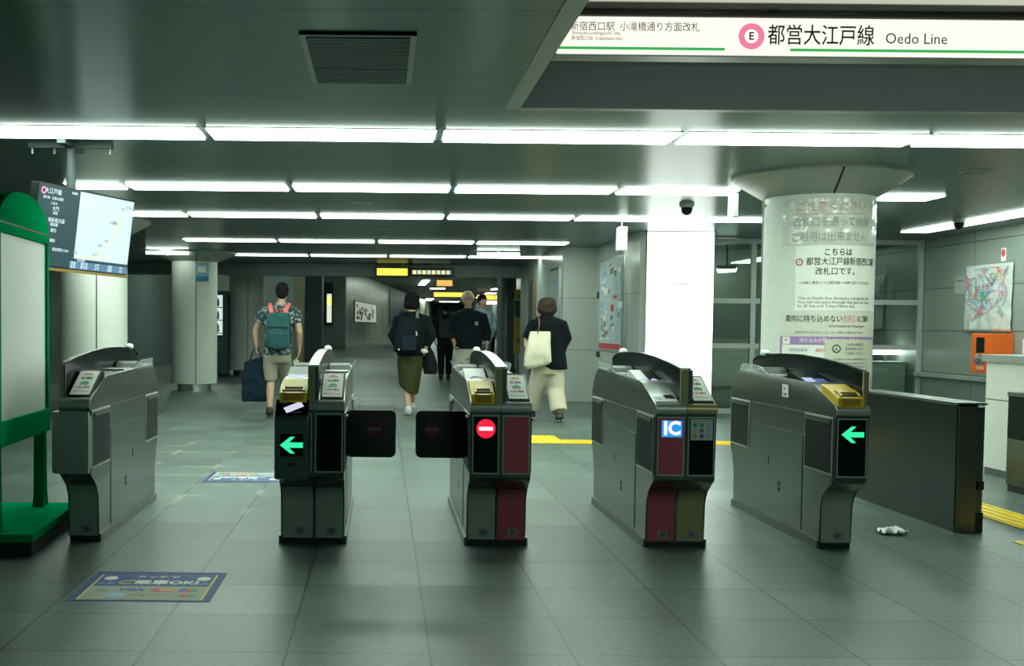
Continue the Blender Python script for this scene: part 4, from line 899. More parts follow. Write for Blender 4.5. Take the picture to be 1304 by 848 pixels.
def post(x0, x1, y0, y1, m, label):
    t = empty('square_pillar', ((x0 + x1) / 2, (y0 + y1) / 2, 0), label, 'pillar', 'square concourse pillars'); hx, hy = (x1 - x0) / 2, (y1 - y0) / 2
    MB().box(-hx, hx, -hy, hy, 0.15, 4.4, bev=0.01).build('pillar_shaft', m, t); MB().box(-hx - 0.01, hx + 0.01, -hy - 0.01, hy + 0.01, 0, 0.15).build('pillar_base', M_STEELD, t)
post(-2.75, -2.08, 38, 39, mat('pillar_teal_grey', (0.10, 0.15, 0.155), 0.4), 'teal-grey square pillar just right of the walking man with the backpack')
post(-3.06, -1.86, 56, 57.2, mat('pillar_grey', (0.16, 0.20, 0.19), 0.4), 'grey square pillar with a lit yellow poster, far down the passage')
t = empty('lit_poster', (-2.75, 55.9, 2.05), 'narrow lit yellow and white poster hanging on the far grey pillar', 'poster')
MB().box(-0.22, 0.25, -0.06, 0.06, -0.85, 1.3, bev=0.01).build('poster_case', M_BLACK, t); MB().box(-0.06, 0.18, -0.066, -0.06, -0.7, 0.75).build('lit_face', mat('lit_poster_white', (0.1, 0.1, 0.1), 0.4, emit=(0.55, 0.60, 0.48), strength=0.8), t)
MB().box(-0.06, 0.18, -0.07, -0.066, 0.2, 0.6).build('lit_patch', mat('lit_poster_yellow', (0.1, 0.1, 0.05), 0.4, emit=(0.95, 0.75, 0.15), strength=1.0), t)

# ------------------------------------------------------------------ the concourse beyond the bulkhead
def slanted(p0, p1, h, th, m, name):
    d = Vector((p1[0] - p0[0], p1[1] - p0[1], 0)); L = d.length
    return struct(MB().box(0, L, 0, th, 0, h, frame((p0[0], p0[1], 0), d, (0, 0, 1)) @ Matrix(((1, 0, 0, 0), (0, 0, 1, 0), (0, 1, 0, 0), (0, 0, 0, 1)))).build(name, m))
slanted((-3.0, 56), (8.0, 165), 4.4, 0.3, M_FARW, 'wall_concourse_left')
struct(MB().box(6.0, 6.2, 23.5, 57, 0, 4.4).build('wall_concourse_right', M_WALLPY))
struct(MB().box(12.0, 12.2, 23.5, 170, 0, 4.4).build('wall_concourse_far', M_DARKW))
struct(MB().box(-13, 12, 169, 169.2, 0, 4.4).build('wall_concourse_end', mat('end_grey', (0.40, 0.44, 0.40), 0.5)))
ang = math.atan2(109, 11)
def on_wall(Y): return (-3.0 + (Y - 56) * 11 / 109, Y)
def wall_board(Y0, Y1, z0, z1, m, name, label, cat, print_=False):
    x0, y0 = on_wall(Y0); x1, y1 = on_wall(Y1)
    M = frame((x0 + 0.05, y0, 0), (x1 - x0, y1 - y0, 0), (0, 0, 1)); L = math.hypot(x1 - x0, y1 - y0)
    t = empty(name, (0, 0, 0), label, cat)
    MB().box(0, L, z0, z1, 0, 0.3, M).build('board_frame', M_STEELD, t); MB().box(0.15, L - 0.15, z0 + 0.1, z1 - 0.1, 0.3, 0.32, M).build('board_face', m, t)
    if print_:
        b = MB()
        for i in range(30): b.use(rr.choice([M_INKG, M_INKLB, M_INKY, M_PAPER, M_INKPK])); u = rr.uniform(0.3, L - 1.2); v = rr.uniform(z0 + 0.2, z1 - 0.4); b.box(u, u + 0.7, v, v + 0.2, 0.32, 0.33 + i * 1e-4, M)
        b.build('board_print', None, t)
wall_board(66, 78, 1.35, 2.75, mat('lit_board', (0.2, 0.2, 0.15), 0.4, emit=(0.30, 0.33, 0.26), strength=0.6), 'poster_board', 'long board of small posters on the far left passage wall', 'poster board', True)
wall_board(88, 106, 1.2, 4.1, mat('teal_board', (0.01, 0.055, 0.075), 0.4), 'teal_panel', 'dark teal panel on the far passage wall, left of the woman in the olive skirt', 'panel')
def lit_sign(x0, x1, y, z0, z1, emit, label, extra=None):
    t = empty('hanging_sign', ((x0 + x1) / 2, y, z1), label, 'sign', 'far lit signs'); w = x1 - x0; h = z1 - z0
    MB().box(-w / 2 - 0.03, w / 2 + 0.03, -0.06, 0.06, -h - 0.03, 0.03).build('sign_case', M_BLACK, t)
    MB().box(-w / 2, w / 2, -0.07, -0.06, -h, 0).build('lit_face', mat('lit_sign', (0.05, 0.05, 0.02), 0.4, emit=emit, strength=0.75), t)
    top = (CZ if y < 23.2 else 4.4) - z1
    if top > 0.05: MB().box(-w * 0.3, -w * 0.3 + 0.04, -0.02, 0.02, 0.03, top).box(w * 0.3, w * 0.3 + 0.04, -0.02, 0.02, 0.03, top).build('hanger', M_STEELD, t)
    return t
s = lit_sign(-0.12, 0.52, 23.0, 2.25, 2.40, (1.0, 0.78, 0.08), 'bright yellow hanging sign at the end of the low ceiling')
s = lit_sign(0.60, 1.45, 23.0, 2.27, 2.38, (0.04, 0.06, 0.05), 'dark hanging sign with yellow and white patches, right of the yellow one')
b = MB()
M_LITY = mat('lit_patch_yellow', (0.05, 0.05, 0.02), 0.4, emit=(0.75, 0.68, 0.25), strength=0.9); M_LITG = mat('lit_patch_pale', (0.05, 0.05, 0.05), 0.4, emit=(0.55, 0.62, 0.48), strength=0.8)
for i in range(8): b.use([M_LITY, M_LITG][i % 2]).box(-0.40 + i * 0.10, -0.40 + i * 0.10 + 0.075, -0.074, -0.07, -0.095, -0.02)
b.build('sign_patches', None, s)
lit_sign(3.5, 5.5, 75, 3.22, 3.52, (1.0, 0.78, 0.10), 'long yellow lit sign far down the concourse, left of the white-haired man')
lit_sign(2.95, 3.8, 60, 3.40, 3.72, (0.75, 0.45, 0.10), 'small orange lit sign hanging above the far concourse')
lit_sign(8.6, 10.5, 100, 3.68, 4.10, (1.0, 0.75, 0.10), 'yellow lit sign far away, right of the white-haired man')
lit_sign(8.6, 10.5, 99.5, 3.22, 3.58, (0.95, 1.0, 0.85), 'white lit sign far away, below a yellow one')
for i, (x, y, w, l, lab) in enumerate(((3.0, 80, 0.5, 9.0, 'long bright ceiling light far down the concourse, on the left'), (9.6, 92, 0.9, 2.2, 'far round-edged ceiling light on the right, nearest of three'), (10.2, 104, 0.9, 2.4, 'far ceiling light on the right, middle of three'), (10.6, 118, 0.9, 2.6, 'far ceiling light on the right, farthest of three'),
        (-4.6, 30.0, 2.6, 0.6, 'added ceiling light hidden beyond the bulkhead over the left columns'), (-0.8, 30.0, 2.6, 0.6, 'added ceiling light hidden beyond the bulkhead over the middle of the passage'), (-0.8, 46.0, 2.6, 0.7, 'added ceiling light hidden over the passage before the far grey pillar'), (4.0, 66.0, 1.4, 0.5, 'wide ceiling light over the far passage, right of the long one'),  # first three are unseen lights added to brighten the dark passage
        (2.4, 36.0, 0.25, 0.5, 'small recessed ceiling light just beyond the bulkhead'), (4.6, 50.0, 0.4, 0.8, 'small recessed ceiling light farther beyond the bulkhead'), (2.0, 55, 0.4, 6.0, 'ceiling light strip over the middle of the passage'), (5.5, 130, 0.8, 8.0, 'added ceiling light strip at the far end of the passage'), (6.5, 110, 1.6, 1.6, 'added square ceiling light far down the concourse on the left side'), (8.5, 140, 2.4, 2.4, 'added large square ceiling light near the far end wall'), (4.6, 92, 1.2, 1.2, 'added square ceiling light above the long yellow sign'))):  # far-end strip and square lights added to brighten the dark end
    t = empty('ceiling_light', (x, y, 4.4), lab, 'ceiling light', 'concourse ceiling lights')
    MB().box(-w / 2 - 0.04, w / 2 + 0.04, -l / 2 - 0.04, l / 2 + 0.04, -0.03, 0).build('light_frame', M_TRIM, t); MB().box(-w / 2, w / 2, -l / 2, l / 2, -0.06, -0.03).build('diffuser', M_TUBE, t)
t = empty('round_post', (3.27, 29.0, 0), 'round grey post at the right side of the passage beyond the bulkhead', 'post')
soft(MB().lathe([(0.25, 0.1), (0.25, 4.4)], n=32).build('post_shaft', mat('post_grey', (0.20, 0.24, 0.23), 0.35, 0.3), t)); soft(MB().lathe([(0.27, 0), (0.27, 0.1)], n=32).build('post_base', M_STEELD, t))
t = empty('banner_sign', (3.33, 27.0, 0), 'tall narrow yellow and teal banner sign beside the round grey post', 'sign')
MB().box(-0.09, 0.09, -0.02, 0.02, 0.55, 2.12, bev=0.004).build('banner_board', M_INKY, t); MB().box(-0.088, 0.088, -0.024, -0.02, 1.45, 1.85).build('teal_block', mat('banner_teal', (0.02, 0.16, 0.16), 0.5), t)
text('lettering', 'きっぷ', 0.14, M_INK, frame((0, -0.0245, 1.96), (1, 0, 0), (0, 0, 1)), t); text('lettering', '↑', 0.2, M_INK, frame((0, -0.0245, 0.85), (1, 0, 0), (0, 0, 1)), t)
MB().box(-0.15, 0.15, -0.12, 0.12, 0, 0.03, bev=0.005).box(-0.015, 0.015, -0.012, 0.012, 0.03, 0.56).build('banner_foot', M_STEELD, t)
# ------------------------------------------------------------------ people
SKIN = (0.50, 0.30, 0.21)
M_SKIN = mat('skin', SKIN, 0.5, vary=0.05, scale=20); M_LIP = mat('lips', (0.38, 0.14, 0.12), 0.45); M_EYEW = mat('eye_white', (0.7, 0.7, 0.68), 0.3); M_IRIS = mat('iris_dark', (0.02, 0.015, 0.012), 0.3)
def remesh(mb, name, m, parent, vox=0.012, it=3, mats=None, dispf=None):
    o = mb.build(name, m, parent)
    r = o.modifiers.new('r', 'REMESH'); r.mode = 'VOXEL'; r.voxel_size = vox
    s = o.modifiers.new('s', 'SMOOTH'); s.factor = 0.5; s.iterations = it
    bpy.context.view_layer.update()
    me = bpy.data.meshes.new_from_object(o.evaluated_get(bpy.context.evaluated_depsgraph_get()))
    o.modifiers.clear(); old = o.data; o.data = me; me.name = name; bpy.data.meshes.remove(old)
    if len(me.materials) == 0: me.materials.append(m)
    for f in me.polygons: f.use_smooth = True
    if dispf:
        for v in me.vertices: v.co = v.co + dispf(v.co)
    return o
def hand(b, w, d, n, side_, curl=0.6):
    """palm and five bent fingers at wrist w; d along the hand, n towards the palm side, side_ towards the thumb"""
    w = Vector(w); d = Vector(d).normalized(); n = Vector(n); n = (n - d * n.dot(d)).normalized(); sd = d.cross(n) * (1 if d.cross(n).dot(Vector(side_)) > 0 else -1)
    b.tube([w - d * 0.02, w + d * 0.03, w + d * 0.085], [0.026, 0.036, 0.034], 12, None if False else (1, 1)) if False else None
    M = Matrix((sd, d, n)).transposed()
    b.ell(w + d * 0.045, (0.040, 0.055, 0.017), M, 12, 8)
    b.tube([w - d * 0.03, w + d * 0.02], [0.026, 0.024], 10)
    for i, (off, L) in enumerate(((0.028, 0.070), (0.010, 0.080), (-0.009, 0.074), (-0.027, 0.058))):
        r0 = w + d * 0.082 + sd * off; a = curl
        p1 = r0 + (d * math.cos(a * 0.6) + n * math.sin(a * 0.6)) * L * 0.45
        p2 = p1 + (d * math.cos(a * 1.5) + n * math.sin(a * 1.5)) * L * 0.32
        p3 = p2 + (d * math.cos(a * 2.3) + n * math.sin(a * 2.3)) * L * 0.25
        b.tube([r0 - d * 0.02, r0, p1, p2, p3], [0.010, 0.010, 0.009, 0.0085, 0.007], 8)
    t0 = w + d * 0.025 + sd * 0.028; t1 = t0 + (sd * 0.7 + d * 0.7 + n * 0.25).normalized() * 0.036; t2 = t1 + (d * 0.9 + sd * 0.15 + n * 0.45).normalized() * 0.034
    b.tube([t0 - sd * 0.012, t0, t1, t2], [0.012, 0.0125, 0.011, 0.009], 8)
def person(name, label, loc, fd, J, vox=0.007, skin=None):
    """fd: unit facing vector in the ground plane; J: joints in local metres (x right, y away, z up)"""
    t = empty(name, loc, label, 'person')
    f = Vector((fd[0], fd[1], 0)).normalized(); r = Vector((f.y, -f.x, 0))
    h = Vector(J['head']); b = MB()
    R = Matrix((r, f, Vector((0, 0, 1)))).transposed()
    hs = J.get('hs', 1.0)
    P = lambda x, y, z: h + R @ Vector((x, y, z)) * hs
    b.ell(P(0, -0.008, 0.018), (0.074 * hs, 0.094 * hs, 0.098 * hs), R); b.ell(P(0, 0.022, -0.045), (0.055 * hs, 0.066 * hs, 0.072 * hs), R)
    b.ell(P(0, 0.062, -0.088), (0.024 * hs, 0.022 * hs, 0.020 * hs), R)                     # chin
    b.tube([P(0, 0.082, 0.012), P(0, 0.100, -0.022), P(0, 0.098, -0.032)], [0.009, 0.014, 0.013], 8)   # nose
    for s in (-1, 1):
        b.ell(P(s * 0.074, -0.004, -0.010), (0.010, 0.020, 0.032), R, 10, 8)                 # ears
        b.tube([P(s * 0.016, 0.086, 0.026), P(s * 0.045, 0.074, 0.026)], 0.008, 8)             # brow
    nb = Vector(J['neck']); b.tube([nb - Vector((0, 0, 0.05)), nb, P(0, -0.005, -0.05)], [0.065, 0.055, 0.052], 14)
    T = J['torso']; n = 24
    b.rings([[(cx + rx * math.cos(6.28319 * i / n), cy + ry * math.sin(6.28319 * i / n), z) for i in range(n)] for z, cx, cy, rx, ry in T])
    for s in (0, 1):
        sh, el, wr = (Vector(J[k][s]) for k in ('sh', 'el', 'wr'))
        b.ell(sh - Vector((0, 0, 0.012)), (0.052, 0.052, 0.052)); b.tube([sh - Vector((0, 0, 0.012)), (sh + el) / 2, el, el + (wr - el) * 0.35, wr], [0.054, 0.049, 0.040, 0.041, 0.027], 12)
        b.tube([sh, Vector(T[-1][1:3] + (sh.z - 0.01,))], [0.05, 0.06], 12)
        hd = J.get('hd', [None, None])[s] or (wr - el)
        tofront = f; hand(b, wr, hd, J.get('hn', [tuple(-r) if s else tuple(r)] * 2)[s] if 'hn' in J else ((-1, 0, 0) if s else (1, 0, 0)), tofront, J.get('curl', (0.6, 0.6))[s])
        hp, kn, an = (Vector(J[k][s]) for k in ('hip', 'kn', 'an'))
        b.tube([hp + Vector((0, 0, 0.06)), hp, (hp + kn) / 2, kn, kn + (an - kn) * 0.3, an], [0.085, 0.092, 0.074, 0.054, 0.056, 0.037], 14)
        td = Vector(J.get('toe', [tuple(f)] * 2)[s]).normalized()
        b.tube([an + Vector((0, 0, 0.01)), an - Vector((0, 0, 0.05)) - td * 0.03, an - Vector((0, 0, 0.055)) + td * 0.06, an - Vector((0, 0, 0.062)) + td * 0.14], [0.036, 0.040, 0.036, 0.024], 10)
    o = remesh(b, 'body', skin or M_SKIN, t, vox, 2)
    me = o.data; me.materials.append(M_LIP); me.materials.append(M_EYEW); me.materials.append(M_IRIS)
    Ri = R.transposed()
    for p_ in me.polygons:
        q = Ri @ (Vector(p_.center) - h) / hs
        if q.y < 0.04 or abs(q.z) > 0.09: continue
        if abs(q.x) < 0.024 and abs(q.z + 0.062) < 0.009: p_.material_index = 1
        e = min((Vector((q.x - 0.031, q.z - 0.006))).length, (Vector((q.x + 0.031, q.z - 0.006))).length)
        if e < 0.007: p_.material_index = 3
        elif min(max(abs(q.x - 0.031) / 1.9, abs(q.z - 0.006)), max(abs(q.x + 0.031) / 1.9, abs(q.z - 0.006))) < 0.007: p_.material_index = 2
    t['_'] = 0; del t['_']
    return t, P, R, f, r
def hair(t, P, R, m, style, hs=1.0):
    b = MB(); E = lambda c, q: b.ell(P(*c), tuple(v * hs for v in q), R)
    if style == 'short':
        E((0, -0.016, 0.040), (0.084, 0.102, 0.090)); E((0, -0.045, 0.0), (0.078, 0.066, 0.085))
        for s in (-1, 1): E((s * 0.066, -0.02, 0.012), (0.018, 0.045, 0.05))
    elif style == 'bob':
        E((0, -0.020, 0.030), (0.108, 0.115, 0.105)); E((0, -0.045, -0.035), (0.108, 0.078, 0.085))
        for s in (-1, 1): E((s * 0.085, -0.005, -0.03), (0.028, 0.055, 0.075))
    elif style == 'wavy':
        E((0, -0.020, 0.03), (0.115, 0.115, 0.10)); E((0.0, -0.045, -0.035), (0.122, 0.08, 0.078))
        for s in (-1, 1): E((s * 0.09, -0.01, -0.02), (0.04, 0.06, 0.07))
    elif style == 'receding':
        E((0, -0.030, 0.042), (0.081, 0.086, 0.078)); E((0, -0.048, 0.0), (0.080, 0.062, 0.085))
        for s in (-1, 1): E((s * 0.072, -0.02, 0.02), (0.018, 0.045, 0.05))
    k = 0.010 if style in ('wavy',) else 0.006
    return remesh(b, 'hair', m, t, 0.010, 2, dispf=lambda c: Vector((noise.noise(c * 28), noise.noise(c * 28 + Vector((7, 0, 0))), noise.noise(c * 28 + Vector((0, 9, 0))))) * k)
def cloth(t, name, m, rings=None, tubes=(), ells=(), vox=0.012, it=3, fold=0.004, n=28):
    b = MB()
    for R_ in (rings or []): b.rings([[(cx + rx * math.cos(6.28319 * i / n), cy + ry * math.sin(6.28319 * i / n), z) for i in range(n)] for z, cx, cy, rx, ry in R_])
    for pts, rad in tubes: b.tube(pts, rad, 14)
    for c, q in ells: b.ell(c, q)
    return remesh(b, name, m, t, vox, it, dispf=lambda c: Vector((noise.noise((c.x * 9, c.y * 9, c.z * 5)), noise.noise((c.x * 9 + 5, c.y * 9, c.z * 5)), 0)) * fold)
def shoes(t, an, toe, m, sole=None, zb=0.0):
    for a, d in zip(an, toe):
        a = Vector(a); d = Vector(d).normalized(); b = MB(); g = a.z - 0.085
        Rs_ = Matrix((Vector((d.y, -d.x, 0)).normalized(), Vector((d.x, d.y, 0)).normalized(), Vector((0, 0, 1)))).transposed(); gz = Vector((a.x, a.y, g))
        b.ell(gz + Vector((0, 0, 0.075)) - d * 0.005, (0.050, 0.058, 0.050), Rs_); b.ell(gz + Vector((0, 0, 0.05)) - d * 0.02, (0.052, 0.062, 0.050), Rs_)
        b.ell(gz + Vector((0, 0, 0.05)) + d * 0.045, (0.052, 0.085, 0.052), Rs_); b.ell(gz + Vector((0, 0, 0.038)) + d * 0.12, (0.048, 0.070, 0.038), Rs_)
        s = remesh(b, 'shoe', m, t, 0.010, 2)
        b2 = MB(); R_ = Matrix((Vector((d.y, -d.x, 0)), d, Vector((0, 0, 1)))).transposed()
        b2.ell(Vector((a.x, a.y, g + 0.012)) + d * 0.062, (0.050, 0.135, 0.014), R_); b2.build('shoe_sole', sole or M_BLACK, s, smooth=True)

# --- man with the teal backpack, walking away
k = 0.0103; mx = lambda px: (px - 345) * k; mz = lambda y: 1.2 - (y - 413.7) * k
J = dict(head=(0.138, 0.02, 1.625), neck=(0.125, 0.0, 1.47), hs=1.04,
    torso=[(0.80, 0.075, 0, 0.155, 0.105), (0.92, 0.08, 0, 0.165, 0.11), (1.06, 0.09, 0, 0.155, 0.10), (1.22, 0.105, 0, 0.175, 0.11), (1.36, 0.115, 0, 0.18, 0.10), (1.43, 0.12, 0, 0.11, 0.08)],
    sh=[(-0.085, 0, 1.375), (0.315, 0, 1.37)], el=[(-0.215, 0.03, 1.13), (0.375, -0.06, 1.10)], wr=[(-0.20, 0.04, 0.93), (0.365, 0.03, 0.88)],
    hd=[(0.02, 0.02, -1), (-0.12, 0.25, -1)], curl=(1.1, 0.5),
    hip=[(-0.005, 0, 0.84), (0.155, 0, 0.84)], kn=[(-0.01, 0.02, 0.47), (0.17, 0.24, 0.50)], an=[(-0.005, -0.10, 0.10), (0.16, 0.38, 0.09)], toe=[(-0.1, 1, 0), (0.1, 1, 0)])
t, Pf, R, f, r = person('person', 'man walking away in a patterned shirt and beige shorts, wearing a teal backpack', (-1.45, 14.42, 0), (0.05, 1), J)
hair(t, Pf, R, mat('hair_black', (0.010, 0.010, 0.010), 0.8), 'short', 1.06)
M_SHIRT, nt, p = nodes('patterned_shirt')
tc = nt.nodes.new('ShaderNodeTexCoord'); vo = nt.nodes.new('ShaderNodeTexNoise'); vo.inputs['Scale'].default_value = 24; vo.inputs['Detail'].default_value = 1
cr = nt.nodes.new('ShaderNodeValToRGB'); e = cr.color_ramp.elements; e[0].position = 0.42; e[0].color = (0.02, 0.04, 0.055, 1); e[1].position = 0.60; e[1].color = (0.30, 0.34, 0.33, 1)
m_ = cr.color_ramp.elements.new(0.53); m_.color = (0.035, 0.06, 0.08, 1)
link(nt, tc.outputs['Object'], vo.inputs[0]); link(nt, vo.outputs[0], cr.inputs[0]); link(nt, cr.outputs[0], p.inputs['Base Color']); p.inputs['Roughness'].default_value = 0.8
cloth(t, 'shirt', M_SHIRT, [[(0.80, 0.08, 0, 0.178, 0.13), (1.06, 0.09, 0, 0.18, 0.128), (1.22, 0.105, 0, 0.198, 0.132), (1.36, 0.115, 0, 0.20, 0.12), (1.435, 0.12, 0, 0.12, 0.095), (1.46, 0.122, 0, 0.075, 0.075)]],
      [([(0.0, 0, 1.375), (-0.09, 0, 1.36), (-0.165, 0.015, 1.24)], [0.085, 0.082, 0.075]), ([(0.22, 0, 1.37), (0.315, 0, 1.355), (0.352, -0.03, 1.22)], [0.085, 0.082, 0.075])])
cloth(t, 'collar', mat('collar_pale', (0.45, 0.33, 0.31), 0.8), [[(1.455, 0.122, 0, 0.078, 0.075), (1.50, 0.126, 0, 0.066, 0.066)]], vox=0.01)
cloth(t, 'shorts', mat('beige_cotton', (0.33, 0.30, 0.23), 0.85), [[(0.86, 0.08, 0, 0.17, 0.125), (0.74, 0.08, 0, 0.18, 0.125), (0.70, 0.08, 0.01, 0.17, 0.12)]],
      [([(0.0, 0, 0.80), (-0.012, 0.01, 0.64), (-0.012, 0.02, 0.47)], [0.108, 0.10, 0.085]), ([(0.155, 0.0, 0.80), (0.165, 0.12, 0.66), (0.17, 0.23, 0.50)], [0.108, 0.10, 0.088])])
shoes(t, J['an'], J['toe'], M_BLACK, mat('sole_dark', (0.03, 0.03, 0.03), 0.7))
t = empty('backpack', (-1.345, 14.27, 0), 'teal backpack with pink straps, worn by the man walking away on the left', 'backpack')
b = MB(); b.box(-0.155, 0.155, -0.10, 0.045, 0.90, 1.36, bev=0.045)
tp = remesh(b, 'pack', mat('teal_fabric', (0.028, 0.095, 0.095), 0.75), t, 0.012, 4, dispf=lambda c: Vector((0, noise.noise(c * 12) * 0.008, 0)))
b = MB(); b.box(-0.12, 0.12, -0.135, -0.08, 0.90, 1.10, bev=0.025); remesh(b, 'front_pocket', mat('teal_fabric_dark', (0.022, 0.075, 0.078), 0.75), t, 0.010, 3)
MB().box(-0.13, 0.13, -0.112, -0.098, 1.165, 1.18).build('zip', M_BLACK, t)
MB().tube([(0.15, -0.04, 1.32), (0.165, -0.04, 1.12), (0.15, -0.03, 0.95)], 0.010, 6).build('side_cord', M_BLACK, t)
for s in (-1, 1): remesh(MB().tube([(s * 0.08 + 0.0, -0.03, 1.34), (s * 0.105, 0.02, 1.425), (s * 0.125, 0.13, 1.475), (s * 0.14, 0.24, 1.42), (s * 0.15, 0.28, 1.25)], [0.034, 0.036, 0.03, 0.026, 0.022], 10, (1, 0.6)), 'strap', mat('pink_strap', (0.72, 0.16, 0.16), 0.7), t, 0.010, 2)
MB().tube([(-0.035, -0.02, 1.35), (-0.03, -0.01, 1.40), (0.03, -0.01, 1.40), (0.035, -0.02, 1.35)], 0.009, 8).build('grab_handle', mat('pink_strap_dark', (0.45, 0.08, 0.09), 0.7), t)
MB().tube([(-0.15, -0.05, 0.93), (-0.05, -0.12, 0.90), (0.08, -0.12, 0.90)], 0.014, 8).build('bottom_cord', M_BLACK, t)
t = empty('tote_bag', (-1.66, 14.45, 0), 'large dark navy tote bag hanging from the left hand of the backpack man', 'bag')
b = MB(); b.rings([[(cx + w_ * a, d_ * c, z + 0.05 * a * (z > 0.5)) for a, c in ((-1, -0.7), (-0.9, -1), (0.9, -1), (1, -0.7), (1, 0.7), (0.9, 1), (-0.9, 1), (-1, 0.7))] for z, cx, w_, d_ in ((0.19, -0.012, 0.155, 0.06), (0.25, -0.01, 0.165, 0.075), (0.50, 0.0, 0.165, 0.07), (0.76, 0.01, 0.155, 0.035))])
remesh(b, 'bag_body', mat('navy_fabric', (0.006, 0.017, 0.030), 0.8), t, 0.012, 3, dispf=lambda c: Vector((0, noise.noise(c * 9) * 0.012, 0)))
for y in (-0.03, 0.03): MB().tube([(-0.07, y, 0.72), (-0.045, y, 0.83), (0.0, y * 0.4, 0.905), (0.035, y * 0.4, 0.905), (0.06, y, 0.83), (0.075, y, 0.75)], 0.008, 8).build('bag_handle', M_BLACK, t)

# --- woman in the olive skirt, walking away
J = dict(head=(0.035, 0.02, 1.535), neck=(0.035, 0.0, 1.385), hs=0.98,
    torso=[(0.78, 0.02, 0, 0.15, 0.10), (0.92, 0.025, 0, 0.145, 0.10), (1.05, 0.03, 0, 0.135, 0.09), (1.2, 0.035, 0, 0.15, 0.10), (1.31, 0.035, 0, 0.155, 0.09), (1.36, 0.035, 0, 0.095, 0.07)],
    sh=[(-0.145, 0, 1.30), (0.215, 0, 1.30)], el=[(-0.215, 0.03, 1.07), (0.305, -0.02, 1.08)], wr=[(-0.15, 0.16, 0.93), (0.225, -0.02, 0.90)],
    hd=[(0.3, 0.4, -0.7), (-0.25, 0.0, -1)], curl=(0.6, 1.0),
    hip=[(-0.045, 0, 0.80), (0.09, 0, 0.80)], kn=[(-0.02, 0.06, 0.45), (0.05, 0.16, 0.46)], an=[(0.0, -0.10, 0.095), (0.06, 0.30, 0.12)], toe=[(-0.15, 1, 0), (0.05, 1, 0.0)])
t, Pf, R, f, r = person('person', 'woman walking away in a dark jacket and long olive skirt, wearing a black backpack', (0.365, 14.9, 0), (-0.05, 1), J)
hair(t, Pf, R, mat('hair_dark', (0.010, 0.009, 0.008), 0.8), 'bob')
M_JACK = mat('dark_green_black', (0.006, 0.011, 0.010), 0.85)
cloth(t, 'jacket', M_JACK, [[(0.80, 0.025, 0, 0.185, 0.14), (1.0, 0.03, 0, 0.185, 0.135), (1.2, 0.035, 0, 0.195, 0.135), (1.31, 0.035, 0, 0.185, 0.12), (1.37, 0.035, 0, 0.11, 0.09), (1.40, 0.035, 0, 0.078, 0.075)]],
      [([(-0.05, 0, 1.30), (-0.15, 0, 1.28), (-0.22, 0.03, 1.07), (-0.165, 0.13, 0.955)], [0.085, 0.085, 0.075, 0.055]), ([(0.12, 0, 1.30), (0.22, 0, 1.28), (0.305, -0.02, 1.08), (0.24, -0.02, 0.935)], [0.085, 0.085, 0.078, 0.055])])
b = MB(); n = 28   # skirt with a slanted, slit hem
prof = [(0.84, 0.025, 0.0, 0.165, 0.12), (0.70, 0.02, 0.01, 0.178, 0.135), (0.50, 0.015, 0.04, 0.155, 0.145), (0.34, 0.005, 0.06, 0.125, 0.155)]
b.rings([[(cx + rx * math.cos(6.28319 * i / n), cy + ry * math.sin(6.28319 * i / n), z - (0.07 * math.cos(6.28319 * i / n + 0.6) if z < 0.4 else 0)) for i in range(n)] for z, cx, cy, rx, ry in prof])
remesh(b, 'skirt', mat('olive_cotton', (0.045, 0.050, 0.018), 0.85), t, 0.010, 2, dispf=lambda c: Vector((noise.noise((c.x * 14, c.y * 14, c.z * 2)) * 0.008, 0, 0)))
shoes(t, J['an'], J['toe'], mat('white_shoe', (0.55, 0.56, 0.54), 0.6), mat('white_sole', (0.62, 0.62, 0.6), 0.6))
t = empty('backpack', (0.355, 14.72, 0), 'black backpack with small white marks, worn by the woman in the olive skirt', 'backpack')
M_NAVY = mat('black_nylon', (0.005, 0.008, 0.011), 0.75)
b = MB(); b.rings([[(cx + rx * math.copysign(abs(math.cos(6.28319 * i / 24)) ** 0.6, math.cos(6.28319 * i / 24)), -0.02 + ry * math.copysign(abs(math.sin(6.28319 * i / 24)) ** 0.6, math.sin(6.28319 * i / 24)), z) for i in range(24)] for z, cx, rx, ry in ((0.83, -0.03, 0.10, 0.06), (0.86, -0.03, 0.165, 0.10), (0.98, -0.02, 0.18, 0.12), (1.15, 0.0, 0.165, 0.11), (1.30, 0.01, 0.13, 0.09), (1.34, 0.01, 0.06, 0.04))])
remesh(b, 'pack', M_NAVY, t, 0.012, 3)
MB().box(-0.09, 0.10, -0.145, -0.12, 0.88, 1.08, bev=0.01).build('front_pocket', mat('dark_blue_nylon', (0.010, 0.018, 0.026), 0.75), t)
for (x, z) in ((0.10, 1.12), (0.105, 1.09), (0.06, 0.90), (-0.13, 0.89)): MB().ell((x, -0.132, z), (0.010, 0.006, 0.014), seg=8, rg=6).build('white_tag', M_PAPER, t)
for s in (-1, 1): MB().tube([(s * 0.09 + 0.02, -0.06, 1.27), (s * 0.095 + 0.02, 0.02, 1.375), (s * 0.105 + 0.02, 0.13, 1.40), (s * 0.12 + 0.02, 0.26, 1.33), (s * 0.13 + 0.02, 0.32, 1.15)], [0.022, 0.022, 0.022, 0.02, 0.018], 8).build('strap', mat('strap_grey', (0.16, 0.18, 0.19), 0.6) if s > 0 else M_NAVY, t)
MB().tube([(0.02 - 0.05, -0.04, 1.31), (0.0, -0.03, 1.375), (0.03, -0.03, 1.375), (0.06, -0.04, 1.31)], 0.010, 8).build('grab_handle', M_NAVY, t)
t = empty('shopping_bag', (0.365 + 0.27, 15.0, 0), 'dark soft bag hanging at the right side of the woman in the olive skirt', 'bag')
